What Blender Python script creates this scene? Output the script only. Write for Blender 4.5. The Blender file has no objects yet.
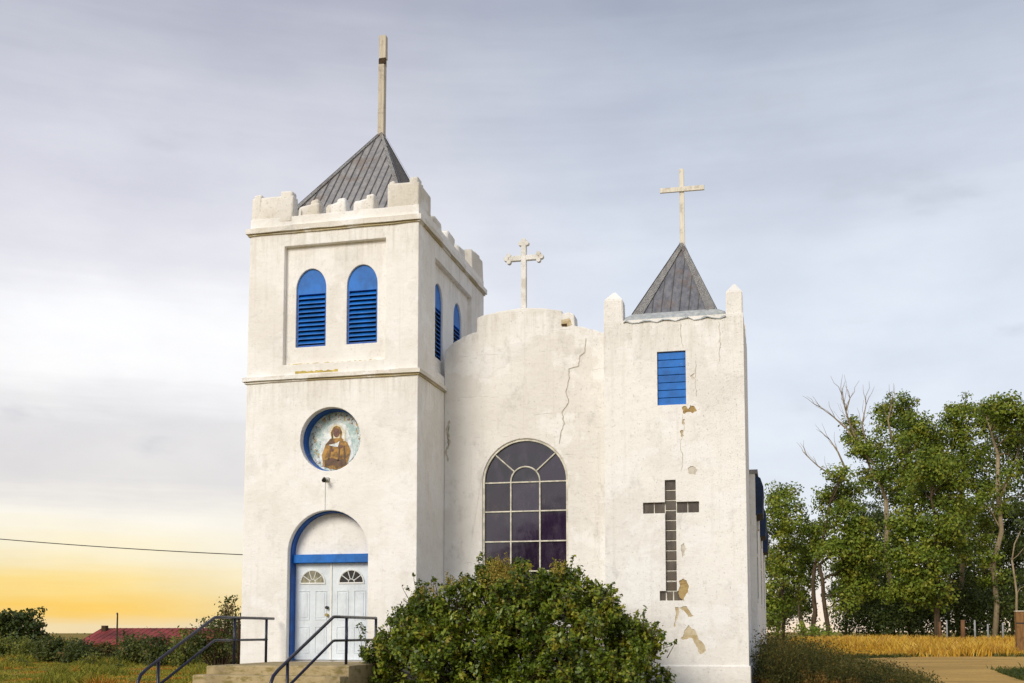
import bpy, bmesh, math, random
import numpy as np
from mathutils import Vector, Matrix
from math import radians as R, pi, sin, cos, tan, atan, hypot, sqrt

C = bpy.data.collections.new('scene_objects'); bpy.context.scene.collection.children.link(C)
rng = np.random.default_rng(7); random.seed(7)
sc = bpy.context.scene

# ------------------------------------------------------------------ camera
F, CX, CY, EYE = 1100.0, 512.0, 544.0, 1.5
PITCH = atan(88/F); YAW = atan(266/hypot(88, F))
cam_d = bpy.data.cameras.new('camera'); cam = bpy.data.objects.new('camera', cam_d); C.objects.link(cam)
cam.location = (0, 0, EYE); cam.rotation_euler = (pi/2+PITCH, 0, YAW)
cam_d.sensor_width = 36; cam_d.lens = F/1024*36; cam_d.shift_y = (CY-341.5)/1024
cam_d.clip_start = .1; cam_d.clip_end = 6000
sc.camera = cam

def at(x, y, Y):
    """surveyed world point at distance Y north of the camera for a sighting in the photograph"""
    a = (x-CX)/F; b = (CY-y)/F
    fy = cos(PITCH)-b*sin(PITCH); z = sin(PITCH)+b*cos(PITCH)
    X = a*cos(YAW)-fy*sin(YAW); YY = fy*cos(YAW)+a*sin(YAW)
    t = Y/YY
    return Vector((X*t, Y, EYE+z*t))

def sm(a, b, x):
    t = np.clip((np.asarray(x, float)-a)/(b-a), 0, 1); return t*t*(3-2*t)

def gz(x, y):
    x = np.asarray(x, float); y = np.asarray(y, float)
    z = .9*sm(20, 60, y)*sm(-20, -4, x) - 2.4*sm(52, 85, y)*sm(-14, -30, x)
    z = z + .05*np.sin(x*.31+1.3)*np.sin(y*.27)*sm(16, 26, y+np.abs(x)*.3)
    return z

# ------------------------------------------------------------------ node helpers
def new_mat(name):
    m = bpy.data.materials.new(name); m.use_nodes = True
    nt = m.node_tree; nt.nodes.clear()
    return m, nt
class NT:
    def __init__(s, nt): s.nt = nt
    def n(s, t, **kw):
        d = s.nt.nodes.new(t)
        for k, v in kw.items():
            if k == 'inp':
                for kk, vv in v.items():
                    if hasattr(vv, 'is_linked') or isinstance(vv, bpy.types.NodeSocket): s.nt.links.new(vv, d.inputs[kk])
                    else: d.inputs[kk].default_value = vv
            else: setattr(d, k, v)
        return d
    def ramp(s, fac, stops, interp='LINEAR'):
        d = s.n('ShaderNodeValToRGB'); s.nt.links.new(fac, d.inputs[0]); cr = d.color_ramp; cr.interpolation = interp
        while len(cr.elements) < len(stops): cr.elements.new(.5)
        for e, (p, c) in zip(cr.elements, stops):
            e.position = p; e.color = (*c, 1) if len(c) == 3 else c
        return d.outputs[0]
    def noise(s, vec, scale, detail=4, rough=.55, out=0):
        d = s.n('ShaderNodeTexNoise', inp={'Scale': scale, 'Detail': detail, 'Roughness': rough})
        if vec is not None: s.nt.links.new(vec, d.inputs['Vector'])
        return d.outputs[out]
    def mapping(s, vec, scale=(1, 1, 1), loc=(0, 0, 0), rot=(0, 0, 0)):
        d = s.n('ShaderNodeMapping'); s.nt.links.new(vec, d.inputs[0])
        d.inputs['Scale'].default_value = scale; d.inputs['Location'].default_value = loc; d.inputs['Rotation'].default_value = rot
        return d.outputs[0]
    def mix(s, fac, a, b, mode='MIX'):
        d = s.n('ShaderNodeMix', data_type='RGBA', blend_type=mode)
        for i, v in ((0, fac), (6, a), (7, b)):
            if isinstance(v, bpy.types.NodeSocket): s.nt.links.new(v, d.inputs[i])
            elif i == 0: d.inputs[0].default_value = v
            else: d.inputs[i].default_value = (*v, 1)
        return d.outputs[2]
    def math(s, op, a, b=0., c=None, clamp=False):
        d = s.n('ShaderNodeMath', operation=op, use_clamp=clamp)
        for i, v in enumerate((a, b, c)):
            if v is None: continue
            if isinstance(v, bpy.types.NodeSocket): s.nt.links.new(v, d.inputs[i])
            else: d.inputs[i].default_value = v
        return d.outputs[0]
    def maprange(s, v, a, b, c=0., d_=1., interp='SMOOTHSTEP'):
        d = s.n('ShaderNodeMapRange', interpolation_type=interp)
        s.nt.links.new(v, d.inputs[0])
        for i, x in enumerate((a, b, c, d_)): d.inputs[i+1].default_value = x
        return d.outputs[0]
    def bump(s, h, strength, dist, normal=None):
        d = s.n('ShaderNodeBump', inp={'Strength': strength, 'Distance': dist, 'Height': h})
        if normal is not None: s.nt.links.new(normal, d.inputs['Normal'])
        return d.outputs[0]
    def out(s, sh): s.nt.links.new(sh, s.n('ShaderNodeOutputMaterial').inputs[0])

def geo_pos(k): return k.n('ShaderNodeNewGeometry').outputs['Position']

def principled(k, color, rough=.6, normal=None, metal=0., ior=None, spec=None):
    p = k.n('ShaderNodeBsdfPrincipled')
    for key, v in (('Base Color', color), ('Roughness', rough), ('Metallic', metal)):
        if isinstance(v, bpy.types.NodeSocket): k.nt.links.new(v, p.inputs[key])
        elif key == 'Base Color': p.inputs[key].default_value = (*v, 1)
        else: p.inputs[key].default_value = v
    if normal is not None: k.nt.links.new(normal, p.inputs['Normal'])
    if ior: p.inputs['IOR'].default_value = ior
    if spec is not None: p.inputs['Specular IOR Level'].default_value = spec
    return p.outputs[0]

def mat_plaster(name, base=(.865, .84, .795), low=(.785, .75, .69), courses=0., grime=1., ledges=()):
    """old whitewashed stucco: patch repairs, trowel marks, grey weathering, rain streaks below the ledges, splash dirt at the foot"""
    m, nt = new_mat(name); k = NT(nt); pos = geo_pos(k); mul = lambda a, b: k.math('MULTIPLY', a, b)
    z = k.n('ShaderNodeSeparateXYZ', inp={0: pos}).outputs[2]
    big = k.noise(pos, .55, 5, .6)
    col = k.mix(k.maprange(big, .40, .64), base, low)
    pale = k.maprange(k.noise(k.mapping(pos, loc=(9, 2, 5)), 1.1, 5, .6), .53, .60)
    col = k.mix(mul(pale, .65), col, (.885, .87, .84))
    rep_ = k.maprange(k.noise(k.mapping(pos, loc=(1, 8, 3)), .8, 4, .5), .585, .605)
    col = k.mix(mul(rep_, .35), col, (.74, .72, .68))
    grey = k.maprange(k.noise(k.mapping(pos, (1.3, 1.3, .8), (4, 4, 4)), 1.9, 8, .72), .53, .74)
    col = k.mix(mul(grey, .60*grime), col, (.50, .475, .43))
    fine = k.maprange(k.noise(k.mapping(pos, loc=(2, 5, 9)), 7.5, 7, .75), .55, .72)
    col = k.mix(mul(fine, .45*grime), col, (.52, .48, .41))
    st = k.noise(k.mapping(pos, (5.5, 5.5, .22)), 1.6, 5, .65)
    col = k.mix(mul(k.maprange(st, .54, .74), .28*grime), col, (.56, .51, .43))
    sm_ = k.maprange(k.noise(k.mapping(pos, (4, 4, .3), (1, 2, 3)), 1.8, 7, .75), .42, .70)
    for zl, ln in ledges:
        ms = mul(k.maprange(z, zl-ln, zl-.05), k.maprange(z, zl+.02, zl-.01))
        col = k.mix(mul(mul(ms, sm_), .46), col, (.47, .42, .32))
    pit = k.noise(pos, 26, 4, .7)
    col = k.mix(mul(k.maprange(pit, .63, .72), .55*grime), col, (.42, .38, .31))
    h = k.math('ADD', k.math('ADD', mul(k.noise(k.mapping(pos, (1, 1, 1.3)), 2.6, 6, .58), .9), mul(k.noise(k.mapping(pos, (.7, .7, 2.4), (3, 1, 2)), 6, 5, .6), .16)), mul(k.noise(pos, 34, 4, .6), .22))
    h = k.math('SUBTRACT', h, mul(k.maprange(pit, .60, .74), .35)); h = k.math('ADD', h, mul(rep_, .12)); h = k.math('SUBTRACT', h, mul(fine, .12))
    if courses:
        sp = k.n('ShaderNodeSeparateXYZ', inp={0: k.n('ShaderNodeVectorMath', operation='ADD', inp={0: pos, 1: k.mapping(k.noise(pos, 2.5, 3, .5, 1), (.09, .09, .09))}).outputs[0]})
        fr = k.math('ABSOLUTE', k.math('SUBTRACT', k.math('FRACT', k.math('MULTIPLY', sp.outputs[2], 2.1)), .5))
        line = mul(k.maprange(fr, .03, .0), k.maprange(k.noise(pos, 2.1, 4, .6), .50, .66))
        col = k.mix(mul(line, courses), col, (.56, .52, .45))
        h = k.math('SUBTRACT', h, mul(line, .2))
    foot = mul(k.maprange(k.math('ADD', z, mul(k.noise(k.mapping(pos, loc=(3, 7, 1)), 3.2, 6, .65), 1.4)), 1.7, .7), .5)
    col = k.mix(foot, col, (.58, .56, .50))
    k.out(principled(k, col, .9, k.bump(h, .68, .035), spec=.18))
    return m

def mat_paint(name, color, rough=.5, var=.25, scale=3.0, chips=None, bump=.1):
    m, nt = new_mat(name); k = NT(nt); pos = geo_pos(k)
    dark = tuple(c*(1-var) for c in color); light = tuple(min(1, c*(1+var*.6)) for c in color)
    col = k.mix(k.maprange(k.noise(pos, scale, 6, .65), .3, .7), dark, light)
    col = k.mix(k.math('MULTIPLY', k.maprange(k.noise(k.mapping(pos, (6, 6, .8)), 2.5, 4, .6), .5, .75), .3), col, tuple(c*.62 for c in color))
    if chips: col = k.mix(k.maprange(k.noise(pos, 14, 5, .7), .665, .70), col, chips)
    k.out(principled(k, col, rough, k.bump(k.noise(pos, 30, 3, .6), bump, .01), spec=.35))
    return m

def mat_wood(name, a, b, scale=1.0):
    m, nt = new_mat(name); k = NT(nt); pos = geo_pos(k)
    g = k.noise(k.mapping(pos, (28*scale, 28*scale, 1.6*scale)), 1, 5, .65)
    col = k.mix(k.maprange(g, .3, .7), a, b)
    col = k.mix(k.math('MULTIPLY', k.maprange(k.noise(pos, 5, 4, .6), .52, .7), .5), col, tuple(c*.5 for c in a))
    k.out(principled(k, col, .85, k.bump(g, .5, .01), spec=.15))
    return m

def mat_metal_roof(name, a, b, rust=(.20, .13, .085)):
    m, nt = new_mat(name); k = NT(nt); pos = geo_pos(k)
    g = k.noise(k.mapping(pos, (7, 7, .9)), 1.3, 6, .7)
    col = k.mix(k.maprange(g, .32, .68), a, b)
    col = k.mix(k.math('MULTIPLY', k.maprange(k.noise(pos, 2.1, 5, .65), .5, .7), .55), col, rust)
    k.out(principled(k, col, k.maprange(g, .3, .7, .42, .7), k.bump(k.noise(pos, 9, 3, .5), .15, .02), metal=.15, spec=.4))
    return m

def mat_concrete(name, a, b, moss):
    m, nt = new_mat(name); k = NT(nt); pos = geo_pos(k)
    col = k.mix(k.maprange(k.noise(pos, 2.2, 6, .65), .32, .68), a, b)
    col = k.mix(k.math('MULTIPLY', k.maprange(k.noise(k.mapping(pos, (1, 1, 2.4)), 4.5, 6, .7), .47, .64), .8), col, moss)
    col = k.mix(k.math('MULTIPLY', k.maprange(k.noise(pos, 30, 3, .6), .6, .75), .6), col, tuple(c*.45 for c in a))
    k.out(principled(k, col, .92, k.bump(k.noise(pos, 26, 5, .65), .5, .02), spec=.15))
    return m

def mat_leaf(name, stops, noise_scale=.5, patch=None, trans=.30, patch_rng=(.52, .66), rough=.55):
    m, nt = new_mat(name); k = NT(nt)
    g = k.n('ShaderNodeNewGeometry')
    r = g.outputs['Random Per Island']
    nz = k.noise(g.outputs['Position'], noise_scale, 3, .55)
    f = k.math('ADD', k.math('MULTIPLY', r, .55), k.math('MULTIPLY', k.maprange(nz, .3, .7), .45))
    col = k.ramp(f, stops)
    if patch: col = k.mix(k.maprange(k.noise(k.mapping(g.outputs['Position'], loc=(11, 4, 8)), noise_scale*2.2, 3, .5), *patch_rng), col, patch)
    p = k.n('ShaderNodeBsdfPrincipled', inp={'Base Color': col, 'Roughness': rough, 'Specular IOR Level': .3})
    tr = k.n('ShaderNodeBsdfTranslucent', inp={'Color': k.mix(.35, col, (.30, .32, .03))})
    mx = k.n('ShaderNodeMixShader', inp={0: trans, 1: p.outputs[0], 2: tr.outputs[0]})
    k.out(mx.outputs[0])
    return m

def mat_glass(name, base=(.035, .022, .045), ior=1.75, pane=None, var=2.2, tint=(.036, .018, .050), dusty=(.12, .095, .10)):
    """old glass: dark, glossy, dusty in streaks; pane = (x0, width, z0, height) makes every pane sit at its own slight tilt and tint"""
    m, nt = new_mat(name); k = NT(nt); g_ = k.n('ShaderNodeNewGeometry'); pos = g_.outputs['Position']
    g = k.noise(k.mapping(pos, (2.5, 2.5, .8)), 2, 6, .65)
    col = k.mix(k.maprange(g, .38, .7), base, tuple(c*var for c in base)); nrm = None
    rough = k.maprange(g, .3, .7, .04, .14)
    if pane:
        sp = k.n('ShaderNodeSeparateXYZ', inp={0: pos})
        ix = k.math('FLOOR', k.math('DIVIDE', k.math('SUBTRACT', sp.outputs[0], pane[0]), pane[1])); iz = k.math('FLOOR', k.math('DIVIDE', k.math('SUBTRACT', sp.outputs[2], pane[2]), pane[3]))
        wn = k.n('ShaderNodeTexWhiteNoise', noise_dimensions='2D', inp={0: k.n('ShaderNodeCombineXYZ', inp={0: ix, 1: iz}).outputs[0]})
        col = k.mix(k.maprange(wn.outputs[0], .2, .9), col, k.mix(.6, col, tint))
        dust = k.maprange(k.noise(k.mapping(pos, (1.5, 1.5, 1), (2, 2, 2)), 2.3, 7, .7), .5, .75)
        col = k.mix(k.math('MULTIPLY', dust, .35), col, dusty)
        off = k.n('ShaderNodeVectorMath', operation='MULTIPLY', inp={0: k.n('ShaderNodeVectorMath', operation='SUBTRACT', inp={0: wn.outputs[1], 1: (.5, .5, .5)}).outputs[0], 1: (.02, .0, .03)}).outputs[0]
        nrm = k.n('ShaderNodeVectorMath', operation='NORMALIZE', inp={0: k.n('ShaderNodeVectorMath', operation='ADD', inp={0: g_.outputs['Normal'], 1: off}).outputs[0]}).outputs[0]
    k.out(principled(k, col, rough, k.bump(k.noise(pos, 1.7, 2, .5), .15, .02, nrm), ior=ior))
    return m

# ------------------------------------------------------------------ mesh helpers
ORG = {}
def tag(o, label=None, cat=None, group=None, kind=None):
    if label: o['label'] = label
    if cat: o['category'] = cat
    if group: o['group'] = group
    if kind: o['kind'] = kind
    return o
def thing(name, loc, label, cat, group=None):
    o = bpy.data.objects.new(name, None); o.empty_display_size = .3; C.objects.link(o); o.location = loc
    ORG[o.name] = Vector(loc)
    return tag(o, label, cat, group)
def origin_of(p): return ORG[p.name] if p is not None else Vector((0, 0, 0))
def link_mesh(name, me, m, parent=None, smooth=False):
    o = bpy.data.objects.new(name, me); C.objects.link(o)
    if m: me.materials.append(m)
    org = origin_of(parent)
    if parent is not None:
        me.transform(Matrix.Translation(-org)); o.parent = parent
    ORG[o.name] = org
    if smooth:
        me.polygons.foreach_set('use_smooth', np.ones(len(me.polygons), bool))
    return o
def link_bm(name, bm, m, parent=None, smooth=False):
    bmesh.ops.recalc_face_normals(bm, faces=bm.faces)
    me = bpy.data.meshes.new(name); bm.to_mesh(me); bm.free()
    return link_mesh(name, me, m, parent, smooth)
def box(bm, x0, x1, y0, y1, z0, z1, bev=0., jit=0., seg=1):
    vs = [bm.verts.new((x, y, z)) for x in (x0, x1) for y in (y0, y1) for z in (z0, z1)]
    if jit:
        for v in vs: v.co += Vector([random.uniform(-jit, jit) for _ in range(3)])
    fs = [bm.faces.new([vs[i] for i in q]) for q in ((0, 1, 3, 2), (4, 6, 7, 5), (0, 4, 5, 1), (2, 3, 7, 6), (0, 2, 6, 4), (1, 5, 7, 3))]
    bmesh.ops.recalc_face_normals(bm, faces=fs)
    if bev:
        es = list({e for f in fs for e in f.edges})
        bmesh.ops.bevel(bm, geom=es, offset=bev, segments=seg, affect='EDGES', profile=.6)
def prism(bm, poly, d0, d1, axis='y'):
    """poly: 2D points; axis y -> (x,z) in the facade plane, axis x -> (y,z), axis z -> (x,y)"""
    f = {'y': lambda p, d: (p[0], d, p[1]), 'x': lambda p, d: (d, p[0], p[1]), 'z': lambda p, d: (p[0], p[1], d)}[axis]
    a = [bm.verts.new(f(p, d0)) for p in poly]; b = [bm.verts.new(f(p, d1)) for p in poly]
    n = len(poly); fs = [bm.faces.new(a), bm.faces.new(b[::-1])]
    for i in range(n): fs.append(bm.faces.new([a[i], b[i], b[(i+1) % n], a[(i+1) % n]]))
    bmesh.ops.recalc_face_normals(bm, faces=fs)
    return fs
def tube(bm, pts, r, seg=8, cap=True):
    pts = [Vector(p) for p in pts]; rs = r if isinstance(r, (list, tuple)) else [r]*len(pts)
    rings = []; prev = None
    for i, p in enumerate(pts):
        d = (pts[min(i+1, len(pts)-1)]-pts[max(i-1, 0)])
        if d.length < 1e-6: d = Vector((0, 0, 1))
        d.normalize()
        ref = Vector((0, 0, 1)) if abs(d.z) < .92 else Vector((1, 0, 0))
        u = d.cross(ref).normalized()
        if prev is not None:
            u = (prev-d*prev.dot(d))
            u = u.normalized() if u.length > 1e-5 else d.cross(ref).normalized()
        prev = u; w = d.cross(u)
        rings.append([bm.verts.new(p+(u*cos(2*pi*k/seg)+w*sin(2*pi*k/seg))*rs[i]) for k in range(seg)])
    for a, b in zip(rings, rings[1:]):
        for k in range(seg): bm.faces.new([a[k], a[(k+1) % seg], b[(k+1) % seg], b[k]])
    if cap:
        bm.faces.new(rings[0][::-1]); bm.faces.new(rings[-1])
def arch(cx, hw, z0, zs, zt, n=20):
    """closed outline of an arched opening: sill z0, spring zs, crown zt"""
    return [(cx-hw, z0)] + [(cx-hw*cos(pi*i/n), zs+(zt-zs)*sin(pi*i/n)) for i in range(n+1)] + [(cx+hw, z0)]
def circle(cx, cz, rx, rz=None, n=40):
    rz = rz or rx
    return [(cx+rx*cos(2*pi*i/n), cz+rz*sin(2*pi*i/n)) for i in range(n)]
def carve(name, bm, cutters, m, parent, bev=0.):
    """subtract every cutter outline from the solid and link the result"""
    bmesh.ops.recalc_face_normals(bm, faces=bm.faces)
    me = bpy.data.meshes.new(name); bm.to_mesh(me); bm.free()
    o = bpy.data.objects.new(name+'_raw', me); C.objects.link(o); tmp = []
    for cb in cutters:
        bmesh.ops.recalc_face_normals(cb, faces=cb.faces)
        cm = bpy.data.meshes.new('cut'); cb.to_mesh(cm); cb.free()
        co = bpy.data.objects.new('cut', cm); C.objects.link(co); tmp.append(co)
        md = o.modifiers.new('b', 'BOOLEAN'); md.operation = 'DIFFERENCE'; md.object = co; md.solver = 'EXACT'
    if bev:
        md = o.modifiers.new('bv', 'BEVEL'); md.width = bev; md.segments = 2; md.limit_method = 'ANGLE'; md.angle_limit = R(50)
    dg = bpy.context.evaluated_depsgraph_get(); dg.update()
    res = bpy.data.meshes.new_from_object(o.evaluated_get(dg))
    for t in tmp+[o]:
        d = t.data; bpy.data.objects.remove(t); bpy.data.meshes.remove(d)
    res.name = name; res.materials.clear()
    return link_mesh(name, res, m, parent)
def cut_prism(poly, d0, d1, axis='y'):
    b = bmesh.new(); prism(b, poly, d0, d1, axis); return b
def np_mesh(name, V, q):
    """V (N,3) float, q vertices per face in order (every face owns its vertices)"""
    me = bpy.data.meshes.new(name); n = len(V); nf = n//q
    me.vertices.add(n); me.vertices.foreach_set('co', np.ascontiguousarray(V, np.float32).ravel())
    me.loops.add(n); me.loops.foreach_set('vertex_index', np.arange(n, dtype=np.int32))
    me.polygons.add(nf); me.polygons.foreach_set('loop_start', np.arange(0, n, q, dtype=np.int32))
    me.update(calc_edges=True); me.validate()
    return me
def unit(v): return v/np.maximum(np.linalg.norm(v, axis=1, keepdims=True), 1e-9)
def leaf_verts(P, size, aspect=.55, droop=.15, out=None, outw=.0, jitter=.35, nrm=None, nw=1.3):
    n = len(P)
    if nrm is not None:
        c = unit(nrm*nw+rng.normal(size=(n, 3))*.75)
        a = unit(np.cross(c, rng.normal(size=(n, 3)))+np.array([0, 0, -droop])); b = unit(np.cross(c, a)); c = np.cross(a, b)
        L = (size*rng.uniform(1-jitter, 1+jitter, n))[:, None]; W = L*aspect*.5; P = P-a*L*.5
        V = np.empty((n, 4, 3))
        V[:, 0] = P; V[:, 1] = P+a*L*.45+b*W+c*W*.3; V[:, 2] = P+a*L; V[:, 3] = P+a*L*.45-b*W+c*W*.3
        return V.reshape(-1, 3)
    a = rng.normal(size=(n, 3)); a[:, 2] -= droop
    if out is not None: a = unit(a)+out*outw
    a = unit(a); b = unit(np.cross(a, rng.normal(size=(n, 3)))); c = np.cross(a, b)
    L = (size*rng.uniform(1-jitter, 1+jitter, n))[:, None]; W = L*aspect*.5
    V = np.empty((n, 4, 3))
    V[:, 0] = P; V[:, 1] = P+a*L*.45+b*W+c*W*.35; V[:, 2] = P+a*L; V[:, 3] = P+a*L*.45-b*W+c*W*.35
    return V.reshape(-1, 3)
def blade_verts(P, h, w, lean=.35):
    n = len(P); th = rng.uniform(0, 2*pi, n)
    side = np.stack([np.cos(th), np.sin(th), np.zeros(n)], 1)*(w*rng.uniform(.6, 1.4, n))[:, None]*.5
    H = (h*rng.uniform(.55, 1.3, n))[:, None]
    ld = rng.normal(size=(n, 3))*lean; ld[:, 2] = 0
    mid = P+np.array([0, 0, .55])*H+ld*H*.3; tip = P+np.array([0, 0, 1.])*H+ld*H
    V = np.empty((n, 8, 3)); V[:, 0] = P-side; V[:, 1] = P+side; V[:, 2] = V[:, 5] = mid+side*.75; V[:, 3] = V[:, 4] = mid-side*.75; V[:, 6] = tip+side*.12; V[:, 7] = tip-side*.12
    return V.reshape(-1, 3)

# ------------------------------------------------------------------ materials
M = {}
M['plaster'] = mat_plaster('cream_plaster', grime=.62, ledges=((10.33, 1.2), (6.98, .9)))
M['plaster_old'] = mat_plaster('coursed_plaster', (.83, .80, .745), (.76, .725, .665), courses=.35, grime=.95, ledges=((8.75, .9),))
M['plaster_parapet'] = mat_plaster('weathered_plaster', (.79, .75, .68), (.66, .61, .52), grime=1.35)
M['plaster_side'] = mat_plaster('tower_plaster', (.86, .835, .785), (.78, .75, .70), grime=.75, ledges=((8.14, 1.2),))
M['stain_shade'] = mat_plaster('ochre_stain_shade_plaster', (.52, .44, .26), (.40, .32, .16), grime=1.3)  # ochre stain and the shade under the cornices, both carried by this colour
M['stone'] = mat_plaster('cross_stone', (.76, .74, .69), (.60, .56, .48), grime=1.2)
M['blue'] = mat_paint('blue_paint', (.006, .145, .52), .55, .32, 2.5, chips=(.16, .24, .40))
M['blue_dark'] = mat_paint('deep_blue_paint', (.006, .090, .38), .5, .3, 3)
M['blue_faded'] = mat_paint('navy_awning_paint', (.012, .030, .085), .6, .4, 1.5)
M['door'] = mat_paint('door_paint', (.68, .73, .76), .45, .14, 2, bump=.05)
M['white_trim'] = mat_paint('white_trim', (.78, .78, .74), .5, .1, 6)
M['frame'] = mat_paint('cream_frame', (.66, .62, .51), .7, .35, 7)
M['stain'] = mat_paint('lichen_stain', (.55, .42, .12), .95, .4, 9)
M['tan'] = mat_concrete('bare_render', (.50, .41, .25), (.64, .55, .38), (.42, .31, .15))
M['brown'] = mat_concrete('brown_render', (.34, .22, .08), (.50, .37, .17), (.24, .15, .06))
M['crack'] = mat_paint('crack_shadow', (.34, .29, .21), .95, .4, 12)
M['crack_soft'] = mat_paint('crack_edge', (.60, .55, .46), .95, .2, 12)
M['roof'] = mat_metal_roof('ribbed_metal_roof', (.21, .205, .205), (.33, .315, .30))
M['roof_seam'] = mat_metal_roof('roof_seam', (.10, .095, .09), (.17, .16, .15))
M['roof_cap'] = mat_metal_roof('roof_hip_cap', (.37, .36, .35), (.50, .485, .46))
M['slate'] = mat_metal_roof('dark_roof_panel', (.11, .112, .13), (.20, .20, .215))
M['zinc'] = mat_metal_roof('zinc_flashing', (.36, .38, .37), (.55, .56, .54), rust=(.22, .27, .25))
M['pale_wood'] = mat_wood('bleached_wood', (.64, .585, .48), (.78, .73, .62))
M['grey_wood'] = mat_wood('weathered_wood', (.46, .405, .31), (.62, .555, .44))
M['dark_wood'] = mat_paint('dark_brown', (.06, .035, .015), .9, .4, 10)
M['glass'] = mat_glass('violet_glass', (.009, .005, .012), 1.75, (-5.14-.67*3, .67, 2.2, .665))
M['dark_glass'] = mat_glass('dark_glass', (.012, .013, .012), 1.5)
M['reflect_glass'] = mat_glass('painted_reflection_glass', (.075, .07, .042), 1.8, var=5.0)  # left fanlight: its bright reflection is painted into the glass colour
M['block'] = mat_glass('glass_block', (.055, .044, .034), 1.5, (-2.272-.233*4, .233, 2.36, .2132), tint=(.11, .09, .065), dusty=(.20, .17, .12))
M['mortar'] = mat_paint('mortar', (.72, .68, .58), .9, .2, 8)
M['pipe'] = mat_paint('navy_black_pipe', (.012, .013, .034), .32, .35, 6, bump=.03)
M['concrete'] = mat_concrete('mossy_concrete', (.36, .28, .15), (.47, .37, .21), (.21, .17, .05))
M['black'] = mat_paint('black_metal', (.02, .02, .02), .4, .2, 8)
M['brass'] = mat_paint('brass', (.42, .32, .10), .3, .2, 8)
M['lamp'] = mat_paint('lamp_grey', (.55, .53, .47), .5, .2, 8)
M['red_roof'] = mat_paint('red_metal_roof', (.23, .038, .032), .75, .6, .5)
M['barn'] = mat_paint('tan_barn_wall', (.34, .20, .08), .85, .3, .8)
M['post_rust'] = mat_wood('rusty_post', (.12, .06, .03), (.22, .11, .05))
M['post_pale'] = mat_wood('pale_post', (.22, .225, .215), (.34, .345, .33))
M['post_wood'] = mat_wood('gate_post_wood', (.16, .085, .035), (.30, .16, .06))
M['bark'] = mat_wood('bark', (.05, .034, .021), (.11, .078, .046), .4)
M['bark_pale'] = mat_wood('pale_bark', (.22, .17, .10), (.36, .285, .175), .4)
M['wire'] = mat_paint('cable', (.03, .03, .03), .6, .2, 2)
# painted icon colours
M['icon_ground'] = None
def mat_icon():
    m, nt = new_mat('icon_background'); k = NT(nt); pos = geo_pos(k)
    a = k.noise(pos, 5.5, 5, .65); b = k.noise(k.mapping(pos, loc=(5, 1, 2)), 8, 5, .7)
    col = k.mix(k.maprange(a, .4, .62), (.58, .67, .64), (.30, .45, .44))
    col = k.mix(k.maprange(b, .54, .64), col, (.80, .82, .80))
    col = k.mix(k.maprange(k.noise(k.mapping(pos, loc=(2, 6, 4)), 10, 4, .6), .62, .68), col, (.26, .13, .08))
    # painted flowers and worn lettering in a band round the rim
    r_ = k.n('ShaderNodeVectorMath', operation='LENGTH', inp={0: k.n('ShaderNodeVectorMath', operation='MULTIPLY', inp={0: k.n('ShaderNodeVectorMath', operation='SUBTRACT', inp={0: pos, 1: (-9.36, 22.4, 5.67)}).outputs[0], 1: (1, 0, 1)}).outputs[0]}).outputs['Value']
    band = k.math('MULTIPLY', k.maprange(r_, .46, .52), k.maprange(r_, .66, .62))
    col = k.mix(k.math('MULTIPLY', band, k.maprange(k.noise(pos, 17, 3, .6), .54, .58)), col, (.20, .10, .05))
    col = k.mix(k.math('MULTIPLY', band, k.maprange(k.noise(k.mapping(pos, loc=(3, 3, 3)), 13, 2, .5), .60, .64)), col, (.45, .30, .07))
    k.out(principled(k, col, .35)); return m
M['icon_ground'] = mat_icon()
M['icon_robe'] = mat_paint('icon_robe', (.36, .19, .035), .5, .75, 7)
M['icon_dark'] = mat_paint('icon_dark', (.12, .055, .02), .4, .5, 10)
M['icon_halo'] = mat_paint('icon_halo', (.74, .66, .46), .4, .25, 9)
M['icon_face'] = mat_paint('icon_face', (.17, .065, .045), .45, .35, 12)
M['icon_white'] = mat_paint('icon_white', (.72, .76, .76), .5, .35, 8)

# ------------------------------------------------------------------ the church
ch = thing('church', (-5.5, 22, 0), 'whitewashed stucco church with blue louvres, crenellated bell tower and three crosses', 'church')
TX0, TX1, TY0, TY1 = -11.40, -7.37, 22.0, 27.4          # bell tower
CYW = 23.93                                              # facade wall plane
SX0, SX1, SY0, SY1 = -3.55, -.59, 23.2, 26.2             # side tower

# --- bell tower body
b = bmesh.new(); box(b, TX0, TX1, TY0, TY1, -.3, 10.72)
NICHE = .44
door_arch = arch(-9.385, .925, .86, 3.2, 4.12, 24)
cut = [cut_prism([(-10.5, 7.36), (-10.5, 10.04), (-8.12, 10.04), (-8.12, 7.36)], TY0-.2, TY0+.12),
       cut_prism([(23.2, 7.36), (23.2, 9.94), (26.25, 9.94), (26.25, 7.36)], TX1-.12, TX1+.2, 'x'),
       cut_prism(door_arch, TY0-.2, TY0+NICHE),
       cut_prism(circle(-9.36, 5.67, .70, n=48), TY0-.2, TY0+.46)]
WIN = [(-9.905, 'y'), (-8.705, 'y'), (23.82, 'x'), (25.40, 'x')]
for c0, ax in WIN:
    pl = arch(c0, .355, 7.77, 9.07, 9.53)
    cut.append(cut_prism(pl, TY0-.1, TY0+.36) if ax == 'y' else cut_prism(pl, TX1-.36, TX1+.1, 'x'))
tower = carve('bell_tower', b, cut, M['plaster'], ch, .014)

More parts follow.
